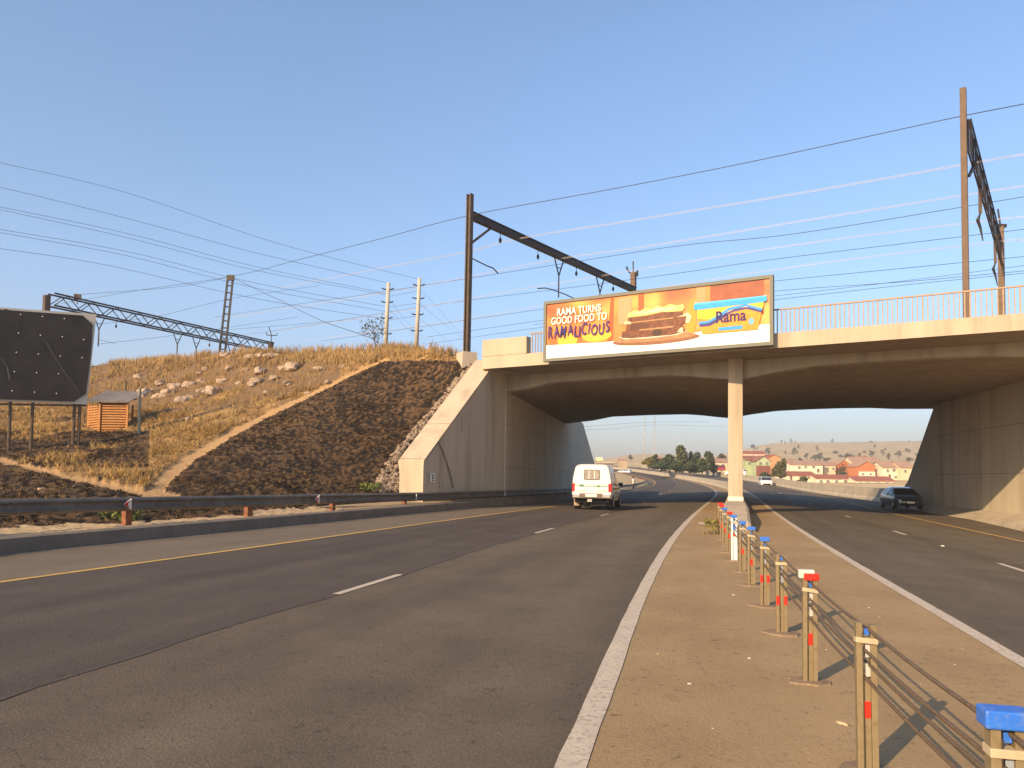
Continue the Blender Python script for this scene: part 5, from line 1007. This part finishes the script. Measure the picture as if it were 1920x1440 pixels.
# ---------------------------------------------------------------- township houses
RF = {'red': mat('red_roof', (.30, .095, .06), (.38, .14, .09), .8), 'pink': mat('faded_roof', (.36, .21, .145), (.43, .27, .19), .5), 'brown': mat('brown_roof', (.25, .10, .07), (.32, .14, .10), .5)}
def wallm(c): return mat('render_%.2f_%.2f' % (c[0], c[1]), c, tuple(x*.88 for x in c), .4, rough=.9)
def house(u0, u1, vb, ve, vr, Y, wc, roof, label, gable=False, wins=(), depth=7, lower=None, cat='house'):
    a, b = atY(u0, vb, Y), atY(u1, vb, Y); zb_ = min(a.z, b.z)-3; ze = atY((u0+u1)/2, ve, Y).z; zr = atY((u0+u1)/2, vr, Y).z; o = thing('house', (a+b)/2, label, cat)
    x0, x1 = a.x, b.x; m = MB(); y1 = Y+depth; ya, yb = Y, y1
    if gable:
        xm = (x0+x1)/2; m.prism([(x0, ya, zb_), (x1, ya, zb_), (x1, ya, ze), (xm, ya, zr), (x0, ya, ze)], (0, depth, 0)); m.build('wall', wallm(wc), o)
        r = MB(); e = .25
        for s in (-1, 1):
            xe = x0-e if s < 0 else x1+e; ks = (zr-ze)/max(.1, (xm-x0)); zl = ze-ks*e
            r.prism([(xe, ya-.3, zl), (xe, ya-.3, zl+.16), (xm, ya-.3, zr+.16), (xm, ya-.3, zr+.01)], (0, depth+.6, 0))
        r.build('roof', RF[roof], o)
    else:
        ym = Y+depth/2; m.prism([(x0, ya, zb_), (x0, yb, zb_), (x0, yb, ze), (x0, ym, zr), (x0, ya, ze)], (x1-x0, 0, 0)); m.build('wall', wallm(wc), o)
        r = MB(); k = (zr-ze)/(depth/2); e = .35
        for s in (-1, 1): ye = ym+s*(depth/2+e); zl = ze-k*e; r.prism([(x0-.3, ye, zl), (x0-.3, ye, zl+.16), (x0-.3, ym, zr+.16), (x0-.3, ym, zr+.01)], (x1-x0+.6, 0, 0))
        r.build('roof', RF[roof], o)
    if lower: m = MB(); zl = atY(u0, lower[0], Y).z; m.box(((x0+x1)/2, Y-.12, (zl+zb_)/2), (x1-x0+.02, .2, zl-zb_)); m.build('lower_wall', wallm(lower[1]), o)
    for (wu, wv, ww, wh, *_d) in wins:
        p = atY(wu, wv, Y-.25); s = (Y)/FPX; m = MB(); m.box((p.x, Y-.26, p.z), (ww*s, .14, wh*s)); fr = m.build('door' if _d else 'window', flat('frame_white', (.6, .55, .48)) if not _d else flat('door_brown', (.16, .07, .04)), o)
        if not _d: m = MB(); m.box((p.x, Y-.34, p.z), (ww*s*.82, .04, wh*s*.8)); m.build('pane', flat('pane_grey', (.16, .15, .15), .2), fr)
    return o
cw = (.74, .66, .50); cream = (.66, .55, .36)
house(1471, 1529, 905, 891, 884.5, 190, cw, 'red', 'low white house with a red roof, leftmost of the low front row', wins=[(1483, 895, 2.5, 8, 1), (1501, 895, 5, 4), (1516, 895, 5, 4)])
house(1531, 1597, 913, 897, 890.5, 186, cw, 'red', 'low white house with a red roof, middle of the low front row', wins=[(1539, 902, 5, 4), (1552, 902, 6, 4), (1568, 902, 5, 4), (1585, 902, 6, 6)])
house(1605, 1676, 918, 901, 894, 182, cw, 'red', 'low white house with a red roof, rightmost of the low front row', wins=[(1613, 906, 5, 4), (1627, 906, 6, 4), (1647, 906, 6, 4), (1663, 906, 4, 8)])
house(1481, 1543, 890, 871, 864, 215, cw, 'pink', 'long two storey white house behind the leftmost low house', wins=[(1498, 876, 4, 4), (1510, 875, 4, 4), (1525, 875, 5, 4), (1534, 882, 3, 6, 1), (1490, 885, 4, 4)])
house(1545, 1567, 890, 872, 865, 218, cream, 'pink', 'narrow beige house between the long white house and the orange gable', wins=[(1551, 878, 4, 4), (1562, 878, 4, 4)])
house(1568, 1597, 890, 873, 863.5, 222, (.52, .17, .07), 'pink', 'bright orange gabled house partly behind a bare tree', gable=True, wins=[(1577, 880, 4, 4), (1589, 880, 4, 4)])
house(1610, 1640.5, 896, 874, 865, 210, (.54, .19, .08), 'pink', 'gabled house orange above and white below', gable=True, lower=(884, cw), wins=[(1618, 889, 4, 4), (1632, 889, 4, 4)])
house(1642, 1655, 912, 873, 869, 214, (.45, .42, .40), 'pink', 'narrow grey stairwell block between the orange gable and the white end house', wins=[(1649, 880, 4, 5), (1649, 890, 4, 5)])
house(1655.5, 1685, 912, 876, 865.5, 208, cw, 'pink', 'tall two storey white house near the right wing wall', wins=[(1664, 882, 4, 5), (1676, 881, 6, 5), (1668, 893, 3, 7, 1), (1679, 894, 5, 4)])
house(1689, 1712, 914, 876, 866, 206, cream, 'pink', 'beige two storey house farthest right beside the wing wall', wins=[(1697, 883, 4, 5)])
house(1598, 1650, 880, 866, 857, 250, cream, 'pink', 'wide beige house with a big faded roof behind the orange gables', wins=[(1606, 872, 4, 3), (1604, 882, 4, 3)])
house(1476, 1490, 876, 866, 862, 246, cream, 'pink', 'small house with a faded roof left of the long white house', gable=True)
house(1613, 1632, 868, 862, 855, 300, (.5, .2, .12), 'red', 'small dark red gabled house high behind the wide beige house', gable=True)
house(1398, 1419, 893, 862, 855, 186, (.40, .46, .27), 'brown', 'left wing of the pale green house with a brown roof', wins=[(1404, 868, 4, 4), (1413, 878, 6, 6)])
house(1418, 1444, 893, 864, 855, 182, (.42, .48, .29), 'brown', 'pale green gabled house with a maroon lower band, right of the column', gable=True, lower=(873, (.24, .09, .07)), wins=[(1425, 868, 4, 4), (1437, 868, 4, 4)])
house(1394, 1434, 862, 850, 846, 240, (.72, .5, .4), 'red', 'long red roofed building above the green house', wins=[(1402, 855, 4, 3), (1412, 855, 4, 3), (1424, 855, 4, 3)])
house(1440, 1463, 870, 858, 852.5, 236, (.60, .30, .14), 'red', 'orange gabled house between the green house and a dark tree', gable=True)
house(1337, 1364, 886, 866, 860, 205, cream, 'pink', 'beige house left of the column behind the dark trees', wins=[(1344, 872, 4, 4), (1355, 872, 4, 5)])
house(1284, 1296, 876, 865, 861, 235, cw, 'pink', 'small white house glimpsed between the dark trees', gable=True)
house(1231, 1252, 868, 862, 858, 300, (.40, .27, .15), 'brown', 'brown roofed house on the left hill behind a small dark tree')
house(1163, 1176, 868, 863, 860, 380, (.46, .33, .2), 'pink', 'small dusty building on the left hill below a round tree')
# distant overpass with a lorry
ovp = thing('distant_overpass', atY(1130, 872, 400), 'small distant overpass above the far end of the left carriageway', 'bridge')
a, b = atY(1085, 867.5, 400), atY(1151, 867.5, 400); m = MB(); m.beam(a, b, 8, .9); m.build('deck', 'conc_light', ovp); m = MB(); m.beam(a-UPV*1.1, b-UPV*1.1, 6, 1.2); m.build('girder', 'conc_dark', ovp)
for u in (1112, 1148): p = atY(u, 870, 400); m = MB(); m.box((p.x, 400, p.z-4), (1.2, 5, 8)); m.build('pier', 'conc', ovp)
lo = thing('lorry', atY(1122, 865, 400), 'tiny pale lorry crossing the distant overpass', 'lorry'); p = atY(1123, 861, 400); m = MB(); m.box((p.x, 399, p.z), (3.4, 2.2, 1.9)); m.build('cargo_box', flat('lorry_yellow', (.75, .68, .35)), lo); p = atY(1117, 862, 400); m = MB(); m.box((p.x, 399, p.z), (1.1, 2, 1.5)); m.build('cab', 'galv', lo)
for u in (1118, 1127): p = atY(u, 864.5, 398); m = MB(); m.tube([p, p+Vector((0, .4, 0))], .45, 12); m.build('wheel', 'black', lo)
# distant line masts
for u0, v0, u1, v1, y, r, lb in ((1208, 864, 1209.5, 780, 180, .10, 'left of two tall thin poles seen under the bridge, dark at its foot'), (1226, 862, 1228, 775, 215, .09, 'right of two tall thin poles seen under the bridge'), (1268, 850, 1268.5, 822, 420, .12, 'short faint mast left of the tall dark tree')):
    m = MB(); m.tube([atY(u0, v0+6, y), atY((u0+u1)/2, (v0+v1)/2, y), atY(u1, v1, y)], [r*1.3, r, r*.7], 7); tag(m.build('distant_pole', mat('distant_pole_%d' % y, (.20, .17, .14), (.5, .47, .42), .3), None), lb, 'pole')
for nw, pts in enumerate(([(1095, 800, 150), (1140, 797, 165), (1209, 792, 180), (1330, 790, 215)], [(1095, 806, 150), (1150, 804, 165), (1228, 797, 215), (1360, 800, 240)])): wire(pts, .02, 'wire', '%s of two faint wires seen under the bridge between the thin poles' % ('upper', 'lower')[nw], 'wires under the bridge')
# ---------------------------------------------------------------- trees
def tree(u, vb, vt, wpx, Y, label, c0, c1, group=None, lob=5, dens=1., leaf=None, name='tree', seed=0, trunk=.12, base=None):
    R = np.random.default_rng(seed+int(u)); p = atY(u, vb, Y); Hh = (atY(u, vt, Y)-p).z; W = wpx*Y/FPX; o = thing(name, p, label, 'tree', group)
    m = MB(); th = Hh*trunk; m.tube([p-UPV*.5, p+UPV*th, p+Vector((R.uniform(-.1, .1)*W, 0, Hh*.75))], [W*.035+.06, W*.025+.05, .04], 7)
    for k in range(4): a = R.random()*6.283; m.tube([p+UPV*(th+Hh*.05*k), p+Vector((math.cos(a)*W*.3, math.sin(a)*W*.3, th+Hh*(.25+.1*k)))], [W*.015+.03, .02], 5)
    m.build('trunk', flat('bark', (.10, .07, .045)), o)
    V = []; K = []
    for l in range(lob):
        t = (l+.5)/lob; cx, cy = R.uniform(-.30, .30)*W*(1.1-t*.7), R.uniform(-.3, .3)*W; cz = p.z+th*.7+(Hh-th*.7)*(.18+.66*t*R.uniform(.8, 1.12)); rx = W*R.uniform(.20, .34)*(1.15-.45*t); rz = Hh*R.uniform(.15, .24)
        n = int(170*dens); q = R.normal(size=(n, 3)); q /= np.linalg.norm(q, axis=1)[:, None]; q *= R.uniform(.55, 1.05, n)[:, None]; q = np.array([p.x+cx, p.y+cy, cz])+q*np.array([rx, rx, rz]); V.append(q); K.append(np.full(n, R.random()*.5)+R.random(n)*.5)
    q = np.concatenate(V); k = np.concatenate(K); n = len(q); lf = (leaf or (.045*W+.05))*R.uniform(.6, 1.4, n)[:, None]; d1 = R.normal(size=(n, 3)); d1 /= np.linalg.norm(d1, axis=1)[:, None]; d2 = np.cross(d1, R.normal(size=(n, 3))); d2 /= np.linalg.norm(d2, axis=1)[:, None]
    VV_ = np.stack([q-d1*lf, q+d2*lf*.7, q+d1*lf, q-d2*lf*.7], 1).reshape(-1, 3); kk_ = np.repeat(k, 4)[:, None]; arrmesh('crown', VV_, np.arange(n*4).reshape(n, 4), 'leaf', np.array(c0)*(1-kk_)+np.array(c1)*kk_, parent=o); return o
dk, md, ye = ((.035, .05, .025), (.07, .09, .04)), ((.06, .075, .03), (.11, .12, .05)), ((.13, .12, .03), (.20, .17, .05))
for t in ((1216, 872, 858, 20, 172, 'yellowish green bush left of the dark trees by the curving wall', *ye), (1229, 866, 852, 14, 205, 'small dark pointed tree behind the yellow bush', *dk), (1256, 882, 850, 24, 176, 'dark rounded tree at the left end of the tree clump', *dk), (1279, 880, 835, 30, 182, 'tallest dark tree of the clump under the bridge', *md), (1293, 880, 845, 16, 184, 'narrow dark tree pressed against the right of the tallest tree', *dk),
          (1305, 882, 850, 20, 178, 'dark tree just right of the small white house', *dk), (1326, 884, 848, 26, 174, 'broad dark tree at the right end of the clump', *md), (1240, 877, 866, 42, 170, 'low dark hedge like tree along the outer wall', *dk), (1354, 878, 848, 20, 230, 'tall grey brown tree just left of the column', (.08, .07, .05), (.14, .12, .08)), (1463, 898, 860, 24, 180, 'dark olive tree right of the green house', (.07, .07, .03), (.12, .11, .04)), (1432, 897, 884, 17, 160, 'round green bush in front of the green house', *md), (1507, 904, 893, 15, 170, 'round green bush in front of the leftmost low house', *md)):
    tree(t[0], t[1]+3, t[2], t[3]*1.35, t[4], t[5], t[6], t[7], lob=8, dens=1.3)
for t in ((1267, 884, 862, 26, 168, 'low dark bush between the two leftmost trees of the clump', *dk), (1292, 886, 866, 24, 168, 'low dark bush at the foot of the tallest tree', *dk), (1316, 887, 862, 24, 168, 'low dark bush between the two rightmost trees of the clump', *dk), (1246, 878, 857, 18, 186, 'medium olive tree just left of the dark rounded tree', *md), (1338, 886, 868, 18, 176, 'small olive bush at the right end of the clump before the beige house', *md)): tree(t[0], t[1]+2, t[2], t[3]*1.3, t[4], t[5], t[6], t[7], lob=6, dens=1.2, trunk=.06)
tree(1578, 896, 868, 26, 205, 'thin leafless looking tree in front of the orange gable', (.10, .07, .035), (.16, .11, .05), dens=.35, leaf=.2)
tree(1582, 893, 885, 26, 200, 'low dark shrubbery under the bare tree by the orange gable', *dk, dens=.6)
def tlab(u, v):
    if u == 1182: return 'round dark tree standing before the left hill'
    f = (lambda q: 'top' if q < 836 else 'upper' if q < 855 else 'lower'); row = [a for a in sorted((q[0], q[1]) for q in HT if f(q[1]) == f(v) and q[0] != 1182)]; i = row.index((u, v)); n = ORD[i] if i < len(ORD) else 'last'
    return ('tiny tree alone on the skyline of the golden hill, %s from the left' % n) if v < 836 else 'dusty tree on the hillside behind the houses, %s from the left in the %s row' % (n, f(v))
HT = ((1465, 831, 5, 7), (1472, 834, 5, 6), (1483, 831, 7, 8), (1491, 831, 4, 5), (1560, 831, 7, 9), (1635, 831, 9, 5), (1705, 830, 4, 5), (1414, 845, 14, 14), (1441, 853, 16, 14), (1488, 853, 16, 14), (1497, 842, 7, 9), (1532, 848, 8, 14), (1538, 862, 20, 14), (1528, 864, 14, 12), (1513, 860, 10, 12), (1565, 852, 12, 8), (1588, 861, 18, 12), (1598, 860, 12, 10), (1611, 856, 8, 8), (1634, 856, 15, 12), (1640, 842, 6, 11), (1655, 854, 10, 12), (1667, 862, 12, 14), (1659, 846, 6, 7), (1685, 858, 14, 14), (1703, 848, 12, 8), (1550, 866, 16, 9), (1620, 850, 8, 6), (1705, 866, 16, 8), (1500, 866, 12, 8), (1473, 852, 5, 8), (1575, 858, 8, 6), (1720, 858, 12, 8), (1645, 868, 10, 6), (1182, 863, 12, 10))
for k, (u, v, w_, h_) in enumerate(HT):
    on_top = v < 836; Yh = 890 if on_top else float(np.interp(v, [836, 868], [760, 330])); 
    if u == 1182: Yh = 330
    tree(u, v, v-h_, w_*1.15, Yh, tlab(u, v), (.075, .075, .05), (.13, .125, .08), group='trees on the far hill', lob=4, dens=.35, trunk=.15, seed=k)

# ---------------------------------------------------------------- dusty winter air
HZ = MB(); HZ.box((0, 1000, 33), (4400, 2900, 80)); hz = tag(HZ.build('haze', flat('haze_air', (1, 1, 1))), kind='stuff')
hm = M['haze_air']; hn = hm.node_tree; hn.nodes.remove(hn.nodes['Principled BSDF']); pv = hn.nodes.new('ShaderNodeVolumePrincipled'); pv.inputs['Density'].default_value = .00075; pv.inputs['Color'].default_value = (.98, .93, .88, 1); pv.inputs['Anisotropy'].default_value = .2
hn.links.new(pv.outputs[0], hn.nodes['Material Output'].inputs['Volume'])
